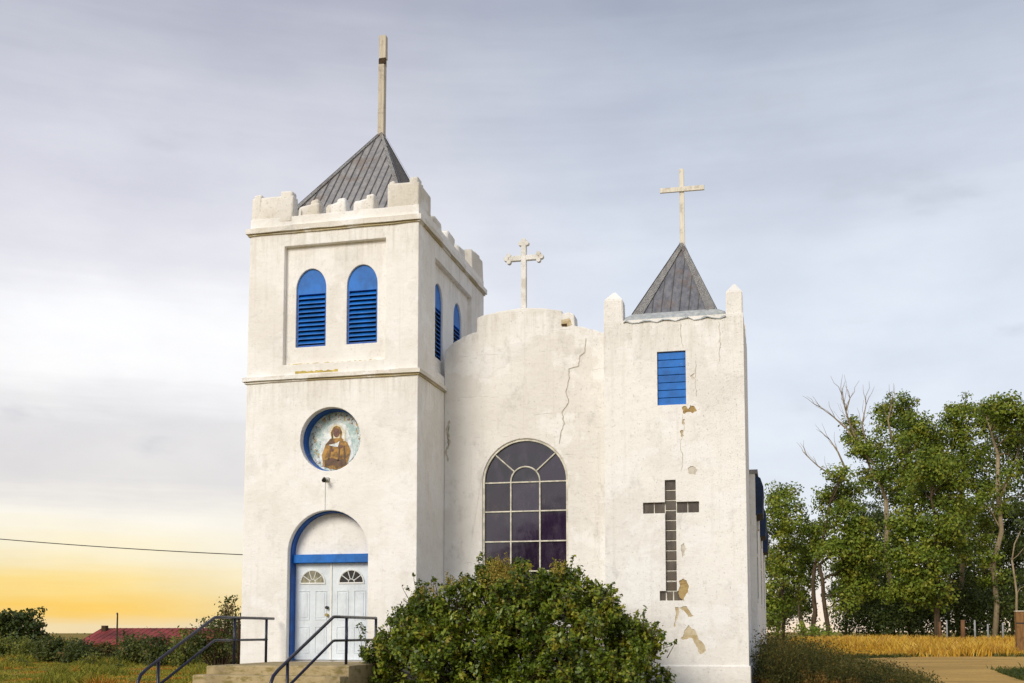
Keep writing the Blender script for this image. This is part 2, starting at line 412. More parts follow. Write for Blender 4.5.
def cornice(z0, z1, pr, name='cornice'):
    """projecting moulding that runs round the tower: a slab with a bevelled nose over a smaller bed mould"""
    for d, a, c, nm, mm in ((pr, z0+.045, z1, name, 'plaster_parapet'), (pr*.5, z0, z0+.047, 'bed_mould', 'stain_shade')):
        b = bmesh.new()
        o_ = [(TX0-d, TY0-d), (TX1+d, TY0-d), (TX1+d, TY1+d), (TX0-d, TY1+d)]
        i_ = [(TX0+.05, TY0+.05), (TX1-.05, TY0+.05), (TX1-.05, TY1-.05), (TX0+.05, TY1-.05)]
        n = 14
        def loop(pts): return [(p[0]+(q[0]-p[0])*t/n, p[1]+(q[1]-p[1])*t/n) for p, q in zip(pts, pts[1:]+pts[:1]) for t in range(n)]
        O, I = loop(o_), loop(i_); N = len(O)
        j = [random.uniform(-.009, .009) for _ in range(N)]; j2 = [random.uniform(-.008, .008) for _ in range(N)]
        ot = [b.verts.new((x, y, c-.03+j[k])) for k, (x, y) in enumerate(O)]
        ob = [b.verts.new((x+j2[k], y+j[k], a+j2[k])) for k, (x, y) in enumerate(O)]
        it = [b.verts.new((x, y, c+.015)) for x, y in I]; ib = [b.verts.new((x, y, a)) for x, y in I]
        for k in range(N):
            l = (k+1) % N
            b.faces.new([ot[k], ot[l], it[l], it[k]]); b.faces.new([ob[k], ob[l], ot[l], ot[k]]); b.faces.new([ib[k], ib[l], ob[l], ob[k]])
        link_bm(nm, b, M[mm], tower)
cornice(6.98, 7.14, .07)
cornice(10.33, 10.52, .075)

# --- parapet of merlons
def merlon(boxes, r=.05, jit=.022, slope=0.):
    b = bmesh.new()
    for (x0, x1, y0, y1, z1) in boxes: box(b, x0, x1, y0, y1, 10.60, z1, bev=r, jit=jit, seg=3)
    for v in b.verts:
        if v.co.z > 10.8: v.co.z += slope*(v.co.x-boxes[0][0])/(boxes[0][1]-boxes[0][0])-slope*.5+random.uniform(-.008, .008)
    link_bm('merlon', b, M['plaster_parapet'], tower, True)
T = .30
for x0, x1, z1 in ((-10.20, -9.71, 10.96), (-9.53, -9.07, 10.94), (-8.88, -8.41, 10.97)):
    merlon([(x0, x1, TY0+.01, TY0+T, z1), (x1-.19, x1-.01, TY0+.02, TY0+T-.02, z1+.07), (x0+.03, x0+.13, TY0+.02, TY0+T-.04, z1+.02)], .06, .03, .10); merlon([(x0, x1, TY1-T, TY1-.01, z1)], .085, .035)
for x0, x1, z1, yl in ((TX0+.01, -10.33, 11.22, .9), (-8.11, TX1-.01, 11.25, .85)):
    xa, xb = (x0, x0+T) if x0 < -10 else (x1-T, x1)
    w = x1-x0
    merlon([(x0, x1, TY0+.005, TY0+T, z1), (xa+.004, xb-.004, TY0+.1, TY0+yl, z1-.03), (x0+.04, x0+w*.24, TY0+.02, TY0+T-.02, z1+.07), (x1-w*.30, x1-.02, TY0+.015, TY0+T-.02, z1+.10)])
    merlon([(x0, x1, TY1-T, TY1-.005, z1), (xa+.004, xb-.004, TY1-yl-.25, TY1-.1, z1-.02), (xa+.03, xb-.03, TY1-.75, TY1-.3, z1+.06)])
    for y0, y1 in ((23.25, 23.8), (24.2, 24.8), (25.15, 25.75)):
        merlon([(xa+.01, xb-.01, y0, y1, 10.97)], .10, .03)

# --- spire of the bell tower
def spire(name, apex, x0, x1, y0, y1, zb, m, seam, cap, parent, ribs=9, capw=.07, rib_r=.016):
    ax = Vector(apex); b = bmesh.new()
    cs = [Vector((x0, y0, zb)), Vector((x1, y0, zb)), Vector((x1, y1, zb)), Vector((x0, y1, zb))]
    va = b.verts.new(ax); vs = [b.verts.new(c) for c in cs]
    for i in range(4): b.faces.new([vs[i], vs[(i+1) % 4], va])
    b.faces.new(vs[::-1])
    o = link_bm(name, b, m, parent)
    b = bmesh.new()
    for i in range(4):
        p, q = cs[i], cs[(i+1) % 4]; mid = (p+q)/2
        nrm = (q-p).cross(ax-p).normalized()
        if nrm.z < 0: nrm = -nrm
        for k in range(1, ribs):
            t = k/ribs; s = p.lerp(q, t)
            # climb parallel to the fall line until the hip is met
            reach = 1-abs(2*t-1)
            e = s+(ax-mid)*reach*.985
            tube(b, [s+nrm*.008, e+nrm*.008], rib_r, 5)
    link_bm('seam', b, seam, o)
    b = bmesh.new()
    for i in range(4):
        p, q = cs[i], cs[(i+1) % 4]; mid = (p+q)/2; nrm = (q-p).cross(ax-p).normalized()
        if nrm.z < 0: nrm = -nrm
        for c in (p, q):
            d = (ax-c).normalized(); w0 = nrm.cross(d)
            if w0.dot(mid-c) < 0: w0 = -w0
            n1 = nrm*(.032 if c is p else .047)
            b.faces.new([b.verts.new(v) for v in (c-w0*.012+n1, ax-w0*.012+n1, ax+w0*capw*.35+n1, c+w0*capw+n1)])
    bmesh.ops.solidify(b, geom=b.faces[:], thickness=.012)
    link_bm('hip_cap', b, cap, o)
    return o
sp = spire('spire_roof', (-9.27, 24.75, 13.78), -11.0, -7.74, 22.4, 27.0, 10.62, M['roof'], M['roof_seam'], M['roof_cap'], tower, ribs=19, rib_r=.014, capw=.11)
# --- post of the tower cross (its arm is gone, the notch is bare dark wood)
b = bmesh.new()
yc, xc = 24.75, -9.268
box(b, xc-.082, xc+.075, yc-.08, yc+.08, 13.55, 15.50, bev=.008, jit=.006)
box(b, xc-.05, xc+.085, yc-.02, yc+.08, 15.49, 15.66)
box(b, xc-.07, xc+.105, yc-.08, yc+.08, 15.65, 16.24, bev=.008, jit=.006)
pc = link_bm('cross_post', b, M['grey_wood'], tower)
b = bmesh.new(); box(b, xc-.075, xc+.1, yc-.075, yc-.022, 15.505, 15.645, bev=.004); link_bm('arm_notch', b, M['dark_wood'], pc) if False else link_bm('arm_notch', b, M['dark_wood'], tower)

# the old wall leans in slightly towards the top at its outer edge
for o in [tower]+[c for c in bpy.data.objects if c.parent == tower and c.name.split('.')[0] in ('cornice', 'merlon', 'bed_mould')]:
    org = ORG[o.name]
    for v in o.data.vertices:
        x, z = v.co.x+org.x, v.co.z+org.z
        v.co.x += .0062*max(0, z-1)*min(1, max(0, (-10.5-x)/.8))

# --- louvred windows
def louvre(c0, ax):
    def fp(p, d): return (p[0], TY0+d, p[1])
    def pr(b, poly, d0, d1):
        if ax == 'y': prism(b, poly, TY0+d0, TY0+d1)
        else: prism(b, poly, TX1-d0, TX1-d1, 'x')
    b = bmesh.new()
    inner = arch(c0, .35, 7.775, 9.07, 9.525)
    pr(b, [(c0-.35, 8.97)]+[p for p in inner[1:-1]]+[(c0+.35, 8.97)], .17, .24)
    o = link_bm('louvred_window', b, M['blue'], ch)
    b = bmesh.new()
    for s in (-1, 1):
        x = c0+s*.335
        pr(b, [(x-.02, 7.78), (x+.02, 7.78), (x+.02, 8.97), (x-.02, 8.97)], .17, .25)
    pr(b, [(c0-.315, 7.78), (c0+.315, 7.78), (c0+.315, 7.82), (c0-.315, 7.82)], .18, .25)
    link_bm('window_frame', b, M['blue_dark'], o)
    b = bmesh.new(); n = 11
    for i in range(n):
        z = 7.85+i*(8.96-7.85)/n
        dz = random.uniform(-.006, .006)
        # tilted slat: front edge low, back edge high
        for (x0, x1) in ((c0-.314, c0+.314),):
            pts = [(.155, z+dz), (.16, z+.022+dz), (.27, z+.115), (.265, z+.093)]
            vs = []
            for xx in (x0, x1):
                for d, zz in pts:
                    vs.append(b.verts.new((xx, TY0+d, zz) if ax == 'y' else (TX1-d, xx, zz)))
            for q in ((0, 1, 2, 3), (7, 6, 5, 4)): b.faces.new([vs[i] for i in q])
            for k in range(4): b.faces.new([vs[k], vs[4+k], vs[4+(k+1) % 4], vs[(k+1) % 4]])
    link_bm('slats', b, M['blue'], o)
    b = bmesh.new(); pr(b, [(c0-.34, 7.78), (c0+.34, 7.78), (c0+.34, 8.97), (c0-.34, 8.97)], .30, .33)
    link_bm('dark_backing', b, M['black'], o)
for c0, ax in WIN: louvre(c0, ax)

# --- yellow lichen lines on the belfry sill and the cornice
def patch_poly(name, poly, Y, m, parent, th=.004, label=None):
    b = bmesh.new(); prism(b, poly, Y-th, Y+.01)
    o = link_bm(name, b, m, parent)
    if label: o['label'] = label
    return o
def ragged(x0, x1, z0, z1, n=14):
    top = [(x0+(x1-x0)*i/n, z1-random.random()*(z1-z0)*.6) for i in range(n+1)]
    return [(x0, z0)]+top+[(x1, z0)]
patch_poly('lichen_streak', ragged(-10.47, -8.15, 7.36, 7.405, 40), TY0+.12, M['stain'], tower)
patch_poly('lichen_streak', ragged(-10.2, -9.2, 7.15, 7.215, 18), TY0, M['stain'], tower)

# --- medallion
b = bmesh.new(); prism(b, circle(-9.36, 5.67, .69, n=48), TY0+.40, TY0+.455)
med = link_bm('medallion', b, M['icon_ground'], ch)
b = bmesh.new()
n = 48
ro = [b.verts.new((-9.36+.698*cos(2*pi*i/n), d, 5.67+.698*sin(2*pi*i/n))) for d in (TY0+.17, TY0+.399) for i in range(n)]
ri = [b.verts.new((-9.36+.672*cos(2*pi*i/n), d, 5.67+.672*sin(2*pi*i/n))) for d in (TY0+.17, TY0+.399) for i in range(n)]
for i in range(n):
    j = (i+1) % n
    b.faces.new([ro[i], ro[j], ri[j], ri[i]]); b.faces.new([ri[i], ri[j], ri[n+j], ri[n+i]]); b.faces.new([ro[n+i], ro[n+j], ro[j], ro[i]]); b.faces.new([ri[n+i], ri[n+j], ro[n+j], ro[n+i]])
link_bm('blue_ring', b, M['blue_dark'], med)
def icon(name, poly, lift, m, cx=-9.375, cz=5.63):
    b = bmesh.new(); prism(b, [(cx+x, cz+z) for x, z in poly], TY0+.40-lift, TY0+.40-lift+.004)
    link_bm(name, b, m, med)
icon('painted_veil', [(-.40, -.35), (-.36, .05), (-.20, .40), (.0, .52), (.22, .40), (.36, .02), (.40, -.30), (.2, -.52), (-.22, -.52)], .004, M['icon_white'])
icon('painted_halo', circle(.0, .27, .165, n=24), .008, M['icon_halo'])
icon('painted_robe', [(-.30, -.50), (-.34, -.24), (-.25, .0), (-.14, .12), (.12, .13), (.26, .02), (.34, -.16), (.30, -.34), (.24, -.50), (.0, -.58)], .012, M['icon_robe'])
icon('painted_face', circle(.0, .25, .075, .105, n=18), .016, M['icon_face'])
icon('painted_hem', [(-.26, -.50), (-.27, -.36), (-.10, -.30), (.05, -.36), (.22, -.33), (.25, -.46), (.12, -.52), (-.10, -.47)], .016, M['icon_dark'])
icon('painted_scarf', [(-.18, -.02), (-.06, -.06), (.04, -.07), (.08, .06), (.02, .02), (-.06, .0)], .020, M['icon_white'])
icon('painted_shoulder', [(-.25, -.02), (-.15, .10), (-.06, .08), (-.02, .01), (-.15, .0)], .016, M['icon_dark'])
icon('painted_fold', [(-.20, -.34), (-.16, -.34), (-.09, -.02), (-.11, .02)], .016, M['icon_dark'])
icon('painted_fold', [(.03, -.38), (.07, -.38), (.10, -.08), (.07, -.06)], .016, M['icon_dark'])
icon('painted_fold', [(.18, -.34), (.23, -.32), (.20, -.04), (.17, -.06)], .016, M['icon_dark'])
icon('painted_hood', [(-.11, .12), (-.13, .26), (-.07, .37), (.0, .40), (.08, .37), (.13, .26), (.11, .12), (.075, .14), (.085, .27), (.05, .33), (.0, .35), (-.05, .33), (-.085, .27), (-.075, .14)], .020, M['icon_robe'])
icon('painted_brow', [(-.045, .275), (-.012, .27), (.0, .22), (.012, .27), (.045, .275), (.045, .262), (.018, .255), (.008, .20), (-.008, .20), (-.018, .255), (-.045, .262)], .020, M['icon_dark'])
icon('painted_hand', circle(.11, -.06, .045, .035, n=10), .020, M['icon_face'])
icon('painted_hand', circle(-.10, -.14, .045, .03, n=10), .020, M['icon_face'])
icon('painted_staff', [(.17, .05), (.20, .05), (.205, .30), (.18, .30)], .016, M['icon_halo'])
# --- lamp under the medallion
b = bmesh.new(); box(b, -9.47, -9.36, TY0-.05, TY0+.002, 4.74, 4.83, bev=.008)
box(b, -9.44, -9.39, TY0-.16, TY0-.045, 4.77, 4.80, bev=.005)
lamp = link_bm('wall_lamp', b, M['lamp'], ch)
b = bmesh.new(); tube(b, [(-9.42, TY0-.14, 4.80), (-9.40, TY0-.19, 4.77), (-9.39, TY0-.23, 4.73)], [.025, .04, .05], 10)
link_bm('lamp_head', b, M['black'], lamp)
b = bmesh.new(); tube(b, [(-9.455, TY0-.012, 4.74), (-9.455, TY0-.012, 4.14)], .008, 6); link_bm('conduit', b, M['white_trim'], lamp)

# --- doorway
dw = bmesh.new()
o_ = arch(-9.385, .922, .885, 3.2, 4.117, 28); i_ = arch(-9.385, .895, .885, 3.2, 4.088, 28)
for d0, d1 in ((TY0+.14, TY0+.436),):
    A = [dw.verts.new((p[0], d0, p[1])) for p in o_]; B = [dw.verts.new((p[0], d0, p[1])) for p in i_]
    A2 = [dw.verts.new((p[0], d1, p[1])) for p in o_]; B2 = [dw.verts.new((p[0], d1, p[1])) for p in i_]
    for i in range(len(o_)-1):
        dw.faces.new([A[i], A[i+1], B[i+1], B[i]]); dw.faces.new([B[i], B[i+1], B2[i+1], B2[i]]); dw.faces.new([A2[i], A2[i+1], A[i+1], A[i]]); dw.faces.new([B2[i], B2[i+1], A2[i+1], A2[i]])
arch_trim = link_bm('door_surround', dw, M['blue_dark'], ch)
b = bmesh.new(); box(b, -10.279, -8.491, TY0+.22, TY0+.40, 3.0, 3.185, bev=.008); link_bm('lintel', b, M['blue'], arch_trim)
b = bmesh.new(); prism(b, arch(-9.385, .893, 3.19, 3.2, 4.086, 28), TY0+.34, TY0+.43); link_bm('tympanum', b, M['plaster'], arch_trim)
DY = TY0+.37
def door_leaf(x0, x1, knob_side, glass):
    b = bmesh.new(); box(b, x0+.004, x1-.004, DY, DY+.05, .90, 2.998, bev=.004)
    d = link_bm('door_leaf', b, M['door'], ch)
    b = bmesh.new(); cx = (x0+x1)/2-.01
    for cxx in (cx-.20, cx+.20):
        for z0, z1 in ((1.04, 1.62), (1.76, 2.40)):
            w = .135; t = .016
            for (a0, a1, c0, c1) in ((cxx-w, cxx+w, z0, z0+t), (cxx-w, cxx+w, z1-t, z1), (cxx-w, cxx-w+t, z0+t, z1-t), (cxx+w-t, cxx+w, z0+t, z1-t)):
                box(b, a0, a1, DY-.012, DY+.004, c0, c1, bev=.004)
            box(b, cxx-w+.05, cxx+w-.05, DY-.008, DY+.004, z0+.05, z1-.05, bev=.006)
    link_bm('panel_moulding', b, M['door'], d)
    b = bmesh.new(); prism(b, arch(cx, .27, 2.565, 2.57, 2.83, 16), DY-.008, DY+.004); g = link_bm('fanlight', b, glass, d)
    b = bmesh.new()
    pts = [(cx-.285*cos(pi*i/16), DY-.012, 2.565+.28*sin(pi*i/16)) for i in range(17)]
    tube(b, pts, .018, 6); box(b, cx-.30, cx+.30, DY-.022, DY, 2.545, 2.575)
    for a_ in (36, 72, 108, 144):
        tube(b, [(cx-.07*cos(R(a_)), DY-.012, 2.57+.07*sin(R(a_))), (cx-.275*cos(R(a_)), DY-.012, 2.57+.27*sin(R(a_)))], .010, 5)
    tube(b, [(cx-.07*cos(pi*i/8), DY-.012, 2.575+.07*sin(pi*i/8)) for i in range(9)], .010, 5)
    link_bm('fanlight_bars', b, M['white_trim'], d)
    if knob_side:
        kx = x1-.075
        for kz, m, nm in ((2.03, M['black'], 'deadbolt'), (1.87, M['brass'], 'doorknob')):
            b = bmesh.new(); tube(b, [(kx, DY, kz), (kx, DY-.03, kz), (kx, DY-.035, kz), (kx, DY-.075, kz)], [.033, .033, .022, .034], 12)
            link_bm(nm, b, m, d)
door_leaf(-10.285, -9.445, True, M['reflect_glass']); door_leaf(-9.435, -8.49, False, M['dark_glass'])
b = bmesh.new(); box(b, -9.462, -9.418, DY-.022, DY+.01, .90, 2.998, bev=.005); link_bm('door_astragal', b, M['white_trim'], ch)

def rough(poly, it=3, a=.16):
    for _ in range(it):
        o = []
        for p, q in zip(poly, poly[1:]+poly[:1]):
            p, q = Vector(p), Vector(q); d = q-p; nn = Vector((-d.y, d.x)); o += [tuple(p), tuple(p.lerp(q, random.uniform(.4, .6))+nn*random.uniform(-a, a))]
        poly = o; a *= .9
    return poly
def is_simple(p):
    n = len(p); cr = lambda a, b, c: (b[0]-a[0])*(c[1]-a[1])-(b[1]-a[1])*(c[0]-a[0])
    for i in range(n):
        a, b = p[i], p[(i+1) % n]
        for j in range(i+2, n):
            if i == 0 and j == n-1: continue
            c, d = p[j], p[(j+1) % n]
            if cr(a, b, c)*cr(a, b, d) <= 0 and cr(c, d, a)*cr(c, d, b) <= 0: return False
    return True
def rough_simple(poly):
    for a in (.19, .17, .15, .13, .11, .09, .07, .05):
        for _ in range(6):
            q = rough(poly, 3, a)
            if is_simple(q): return q
    return poly
def P2(l, Y): return [(at(x, y, Y).x, at(x, y, Y).z) for x, y in l]

# --- facade wall with its curved, stepped gable
def arc_pts(p, q, bulge, n=10):
    p, q = Vector(p), Vector(q); d = q-p; nrm = Vector((-d.y, d.x)).normalized()
    return [tuple(p+d*t+nrm*bulge*4*t*(1-t)) for t in [i/n for i in range(n+1)]]
prof = [(TX1+.004, -.3)] + arc_pts((TX1+.004, 7.98), (-6.60, 8.37), .07) + [(-6.59, 8.70)] + arc_pts((-6.585, 8.715), (-4.62, 8.74), .13, 16)[0:] + [(-4.60, 8.66), (-4.46, 8.69), (-4.33, 8.64), (-4.31, 8.37)] + arc_pts((-4.31, 8.37), (SX0+.3, 7.90), .07)[1:] + [(SX0+.3, -.3)]
prof2 = []
for i, p in enumerate(prof):
    j = .007 if 1 < i < len(prof)-2 else 0
    prof2.append((p[0]+random.uniform(-j, j), p[1]+random.uniform(-j, j)))
b = bmesh.new(); prism(b, prof2, CYW, CYW+.42)
WC, WH = -5.475, .985
facade = carve('facade_wall', b, [cut_prism(arch(WC, WH, 1.75, 4.89, 5.85, 28), CYW-.2, CYW+.30)], M['plaster_old'], ch, .02)
# glazed arched window
b = bmesh.new(); prism(b, arch(WC, WH-.012, 1.76, 4.89, 5.838, 28), CYW+.10, CYW+.12)
gw = link_bm('arched_window', b, M['glass'], ch)
b = bmesh.new(); yb0, yb1 = CYW+.055, CYW+.095
o_ = arch(WC, WH-.003, 1.76, 4.89, 5.847, 28); i_ = arch(WC, WH-.045, 1.76, 4.89, 5.803, 28)
A = [b.verts.new((p[0], yb0-.02, p[1])) for p in o_]; B = [b.verts.new((p[0], yb0-.02, p[1])) for p in i_]; B2 = [b.verts.new((p[0], yb1, p[1])) for p in i_]; A2 = [b.verts.new((p[0], yb1, p[1])) for p in o_]
for i in range(len(o_)-1):
    b.faces.new([A[i], A[i+1], B[i+1], B[i]]); b.faces.new([B[i], B[i+1], B2[i+1], B2[i]]); b.faces.new([A2[i], A2[i+1], A[i+1], A[i]]); b.faces.new([B2[i], B2[i+1], A2[i+1], A2[i]])
link_bm('window_frame', b, M['frame'], gw)
b = bmesh.new(); mw = .014
for z in (4.87, 4.21, 3.53, 2.86, 2.2): box(b, WC-WH+.05, WC+WH-.05, yb0, yb1, z-mw, z+mw)
for s in (-1, 1): box(b, WC+s*.335-mw, WC+s*.335+mw, yb0-.004, yb1, 1.78, 4.89)
tube(b, [(WC-.335*cos(pi*i/14), yb0+.012, 4.89+.33*sin(pi*i/14)) for i in range(15)], .018, 6)
for a_ in (42, 138): tube(b, [(WC-.335*cos(R(a_)), yb0+.012, 4.89+.33*sin(R(a_))), (WC-.93*cos(R(a_)), yb0+.012, 4.89+.92*sin(R(a_)))], .016, 6)
link_bm('muntins', b, M['frame'], gw)
b = bmesh.new()
b_ = [(WC-WH-.06, 1.62), (WC+WH+.06, 1.62), (WC+WH+.06, 1.74), (WC-WH-.06, 1.74)]
prism(b, b_, CYW-.08, CYW+.1); link_bm('window_sill', b, M['plaster'], gw)
# budded cross on the gable
b = bmesh.new(); cx, cy, zb, zt, za = -5.535, CYW+.2, 8.70, 10.52, 10.09
box(b, cx-.062, cx+.062, cy-.05, cy+.05, zb, zt-.06, bev=.012, jit=.004)
box(b, cx-.36, cx-.058, cy-.048, cy+.048, za-.062, za+.062, bev=.012, jit=.004); box(b, cx+.058, cx+.36, cy-.048, cy+.048, za-.062, za+.062, bev=.012, jit=.004)
for dx, dz in ((0, zt-.07-za), (-.37, 0), (.37, 0)):
    d = Vector((dx, dz)).normalized(); nn = Vector((-d.y, d.x)); c = Vector((cx+dx, za+dz))
    for off, r in ((d*.045, .055), (nn*.075-d*.02, .052), (-nn*.075-d*.02, .052)):
        p = c+off; prism(b, circle(p.x, p.y, r, n=10), cy-.052-random.random()*.004, cy+.052)
link_bm('gable_cross', b, M['stone'], facade)

# cracks and flaked plaster
def crack(name, pts, Y, w, m, parent):
    L_, R_ = [], []
    pts = [Vector(p) for p in pts]; dense = []
    for p, q in zip(pts, pts[1:]):
        n = max(2, int((q-p).length/.05))
        for i in range(n):
            d = (q-p).normalized(); dense.append(p.lerp(q, i/n)+Vector((-d.y, d.x))*random.uniform(-.014, .014))
    dense.append(pts[-1])
    for i, p in enumerate(dense):
        d = (dense[min(i+1, len(dense)-1)]-dense[max(0, i-1)]).normalized(); nn = Vector((-d.y, d.x))
        ww = w*random.uniform(.3, 1.25)*(.25 if i in (0, len(dense)-1) else 1)
        L_.append(p+nn*ww*.5); R_.append(p-nn*ww*.5)
    b = bmesh.new()
    a = [b.verts.new((p.x, Y-.003, p.y)) for p in L_]; c = [b.verts.new((p.x, Y-.003, p.y)) for p in R_]
    for i in range(len(a)-1): b.faces.new([a[i], a[i+1], c[i+1], c[i]])
    return link_bm(name, b, m, parent)
main_crack = [(586, 338), (585, 352), (580, 356), (579, 366), (569, 369), (569, 380), (566, 392), (569, 402), (562, 412), (564, 424), (561, 433), (559, 444)]
crack('crack', P2(main_crack, CYW), CYW-.004, .022, M['crack_soft'], facade)
crack('crack', P2(main_crack, CYW), CYW-.007, .009, M['crack'], facade)
crack('crack', P2([(449, 420), (447, 432), (450, 441), (446, 452), (448, 462)], CYW), CYW-.004, .06, M['crack_soft'], facade)
crack('crack', P2([(449, 425), (448, 438), (449, 447)], CYW), CYW-.007, .025, M['crack'], facade)
patch_poly('broken_render', P2([(561, 320), (570, 318), (572, 325), (566, 327), (561, 326)], CYW), CYW, M['tan'], facade, .004)
patch_poly('broken_hole', P2([(561.5, 324), (567, 323.5), (567, 326.5), (562, 326.5)], CYW), CYW, M['dark_wood'], facade, .008)

# --- side tower
FL = [([(682, 407), (686, 406), (688, 409), (690, 405), (694, 406), (697, 411), (693, 413), (688, 412), (684, 414)], 'brown'),
      ([(682, 420), (685, 419), (685, 424), (683, 425)], 'tan'), ([(680, 431), (683, 430), (684, 436), (681, 437)], 'tan'),
      ([(679, 581), (683, 578), (688, 584), (688, 592), (684, 598), (684, 601), (678.5, 590)], 'brown'),
      ([(679, 608), (686, 606), (690, 612), (694, 616), (688, 617), (684, 611)], 'tan'), ([(675, 607), (678, 607), (677.5, 618), (676, 626), (674.5, 628)], 'tan'),
      ([(686, 629), (689, 625), (695, 630), (698, 638), (703, 643), (706, 650), (700, 654), (696, 645), (692, 638), (683, 640), (681, 638)], 'tan'),
      ([(690, 376), (695, 373), (694, 380)], 'crack_soft'), ([(688, 468), (693, 466), (698, 470), (695, 475), (689, 474)], 'crack_soft'), ([(681, 545), (684, 543), (685, 555), (682, 558)], 'crack_soft')]
FLAKES = [rough_simple(P2(p, SY0)) for p, mm in FL]; FLAKE_M = [mm for p, mm in FL]
b = bmesh.new(); box(b, SX0, SX1, SY0, SY1, -.3, 8.2)
def gcross(e):
    v0, v1, zt, zb_ = -2.272-e, -2.04+e, 4.705+e, 2.36; a0, a1, az0, az1 = -2.735-e, -1.56+e, 4.0-e, 4.235+e; f0, f1, fz = -2.40-e, -1.925+e, 2.155-e
    return [(f0, fz), (f0, zb_), (v0, zb_), (v0, az0), (a0, az0), (a0, az1), (v0, az1), (v0, zt), (v1, zt), (v1, az1), (a1, az1), (a1, az0), (v1, az0), (v1, zb_), (f1, zb_), (f1, fz)]
stw = carve('side_tower', b, [cut_prism(gcross(0), SY0-.2, SY0+.12), cut_prism([(-2.405, 6.31), (-1.80, 6.31), (-1.80, 7.47), (-2.405, 7.47)], SY0-.2, SY0+.10)]+[cut_prism(p, SY0-.2, SY0+.022) for p in FLAKES], M['plaster_side'], ch, .02)
b = bmesh.new(); box(b, SX0-.03, SX1+.035, SY0-.035, SY1, -.3, .80, bev=.015, jit=.006); link_bm('plinth', b, M['plaster'], stw)
# shutter
b = bmesh.new(); n = 7
for i in range(n):
    z0 = 6.315+i*(7.465-6.315)/n; z1 = z0+(7.465-6.315)/n-.012
    vs = []
    box(b, -2.40, -1.805, SY0+.045+random.random()*.006, SY0+.07, z0, z1, bev=.004)
shut = link_bm('shutter', b, M['blue'], ch)
b = bmesh.new(); box(b, -2.402, -1.803, SY0+.08, SY0+.095, 6.313, 7.467); link_bm('shutter_backing', b, M['black'], shut)
# cross of glass blocks
b = bmesh.new(); prism(b, gcross(-.003), SY0+.085, SY0+.115); gc = link_bm('glass_block_cross', b, M['mortar'], ch)
b = bmesh.new(); bh = (4.705-2.36)/11
cells = [(-2.272, -2.04, 2.36+i*bh, 2.36+(i+1)*bh) for i in range(11)]
cells += [(-2.735, -2.505, 4.0, 4.235), (-2.505, -2.275, 4.0, 4.235), (-2.035, -1.80, 4.0, 4.235), (-1.80, -1.56, 4.0, 4.235), (-2.40, -2.275, 2.155, 2.358), (-2.265, -2.125, 2.155, 2.358), (-2.115, -1.925, 2.155, 2.358)]
for x0, x1, z0, z1 in cells: box(b, x0+.009, x1-.009, SY0+.070+random.random()*.006, SY0+.09, z0+.009, z1-.009, bev=.012, seg=2)
link_bm('glass_blocks', b, M['block'], gc)
# pinnacles
def pinnacle(x0, x1, y0, y1):
    b = bmesh.new(); cx_, cy_ = (x0+x1)/2, (y0+y1)/2; z1, z2 = 8.68, 8.92
    rings = [[(x0, y0, 8.1), (x1, y0, 8.1), (x1, y1, 8.1), (x0, y1, 8.1)], [(x0+.005, y0+.005, z1), (x1-.01, y0+.005, z1), (x1-.01, y1, z1), (x0+.005, y1, z1)], [(x0+.045, y0+.045, z1+.05), (x1-.045, y0+.045, z1+.05), (x1-.045, y1-.045, z1+.05), (x0+.045, y1-.045, z1+.05)]]
    vr = [[b.verts.new(Vector(p)+Vector([random.uniform(-.008, .008) for _ in range(3)])) for p in r] for r in rings]
    tip = b.verts.new((cx_, cy_, z2))
    for a, c in zip(vr, vr[1:]):
        for k in range(4): b.faces.new([a[k], a[(k+1) % 4], c[(k+1) % 4], c[k]])
    for k in range(4): b.faces.new([vr[-1][k], vr[-1][(k+1) % 4], tip])
    bmesh.ops.bevel(b, geom=[e for e in b.edges], offset=.018, segments=2, affect='EDGES')
    link_bm('pinnacle', b, M['plaster_side'], stw)
for x0, x1 in ((SX0+.005, -3.13), (-.94, SX1-.005)):
    pinnacle(x0, x1, SY0+.006, SY0+.40); pinnacle(x0, x1, SY1-.40, SY1-.006)
sp2 = spire('spire_roof', (-1.955, 24.6, 10.30), -2.95, -1.17, 23.6, 25.6, 8.42, M['slate'], M['roof_seam'], M['roof_cap'], stw, ribs=9, capw=.20, rib_r=.010)
# flared zinc flashing at the foot of the spire
b = bmesh.new(); n = 18
def ring(x0, x1, y0, y1, z, wob):
    o = []
    for p, q in (((x0, y0), (x1, y0)), ((x1, y0), (x1, y1)), ((x1, y1), (x0, y1)), ((x0, y1), (x0, y0))):
        for i in range(n):
            t = i/n; x, y = p[0]+(q[0]-p[0])*t, p[1]+(q[1]-p[1])*t
            s = sin(t*n*1.9)*wob
            o.append(b.verts.new((x+s*(q[1]-p[1])*.1, y-s*(q[0]-p[0])*.12, z+s*.6+random.uniform(-.3, .3)*wob)))
    return o
ra = ring(-2.96, -1.16, 23.59, 25.61, 8.44, 0); rb = ring(-3.10, -.97, 23.33, 25.8, 8.30, .03); rc = ring(-3.20, -.80, 23.17, 25.98, 8.13, .05)
N = len(ra)
for u, v in ((ra, rb), (rb, rc)):
    for i in range(N): b.faces.new([u[i], u[(i+1) % N], v[(i+1) % N], v[i]])
# keep the flashing between the pinnacles
for v in b.verts:
    if v.co.y < 23.26: v.co.y = min(v.co.y, 23.185)
    if v.co.y < 23.65: v.co.x = min(max(v.co.x, -3.12), -.945)
link_bm('flashing', b, M['zinc'], sp2, True)
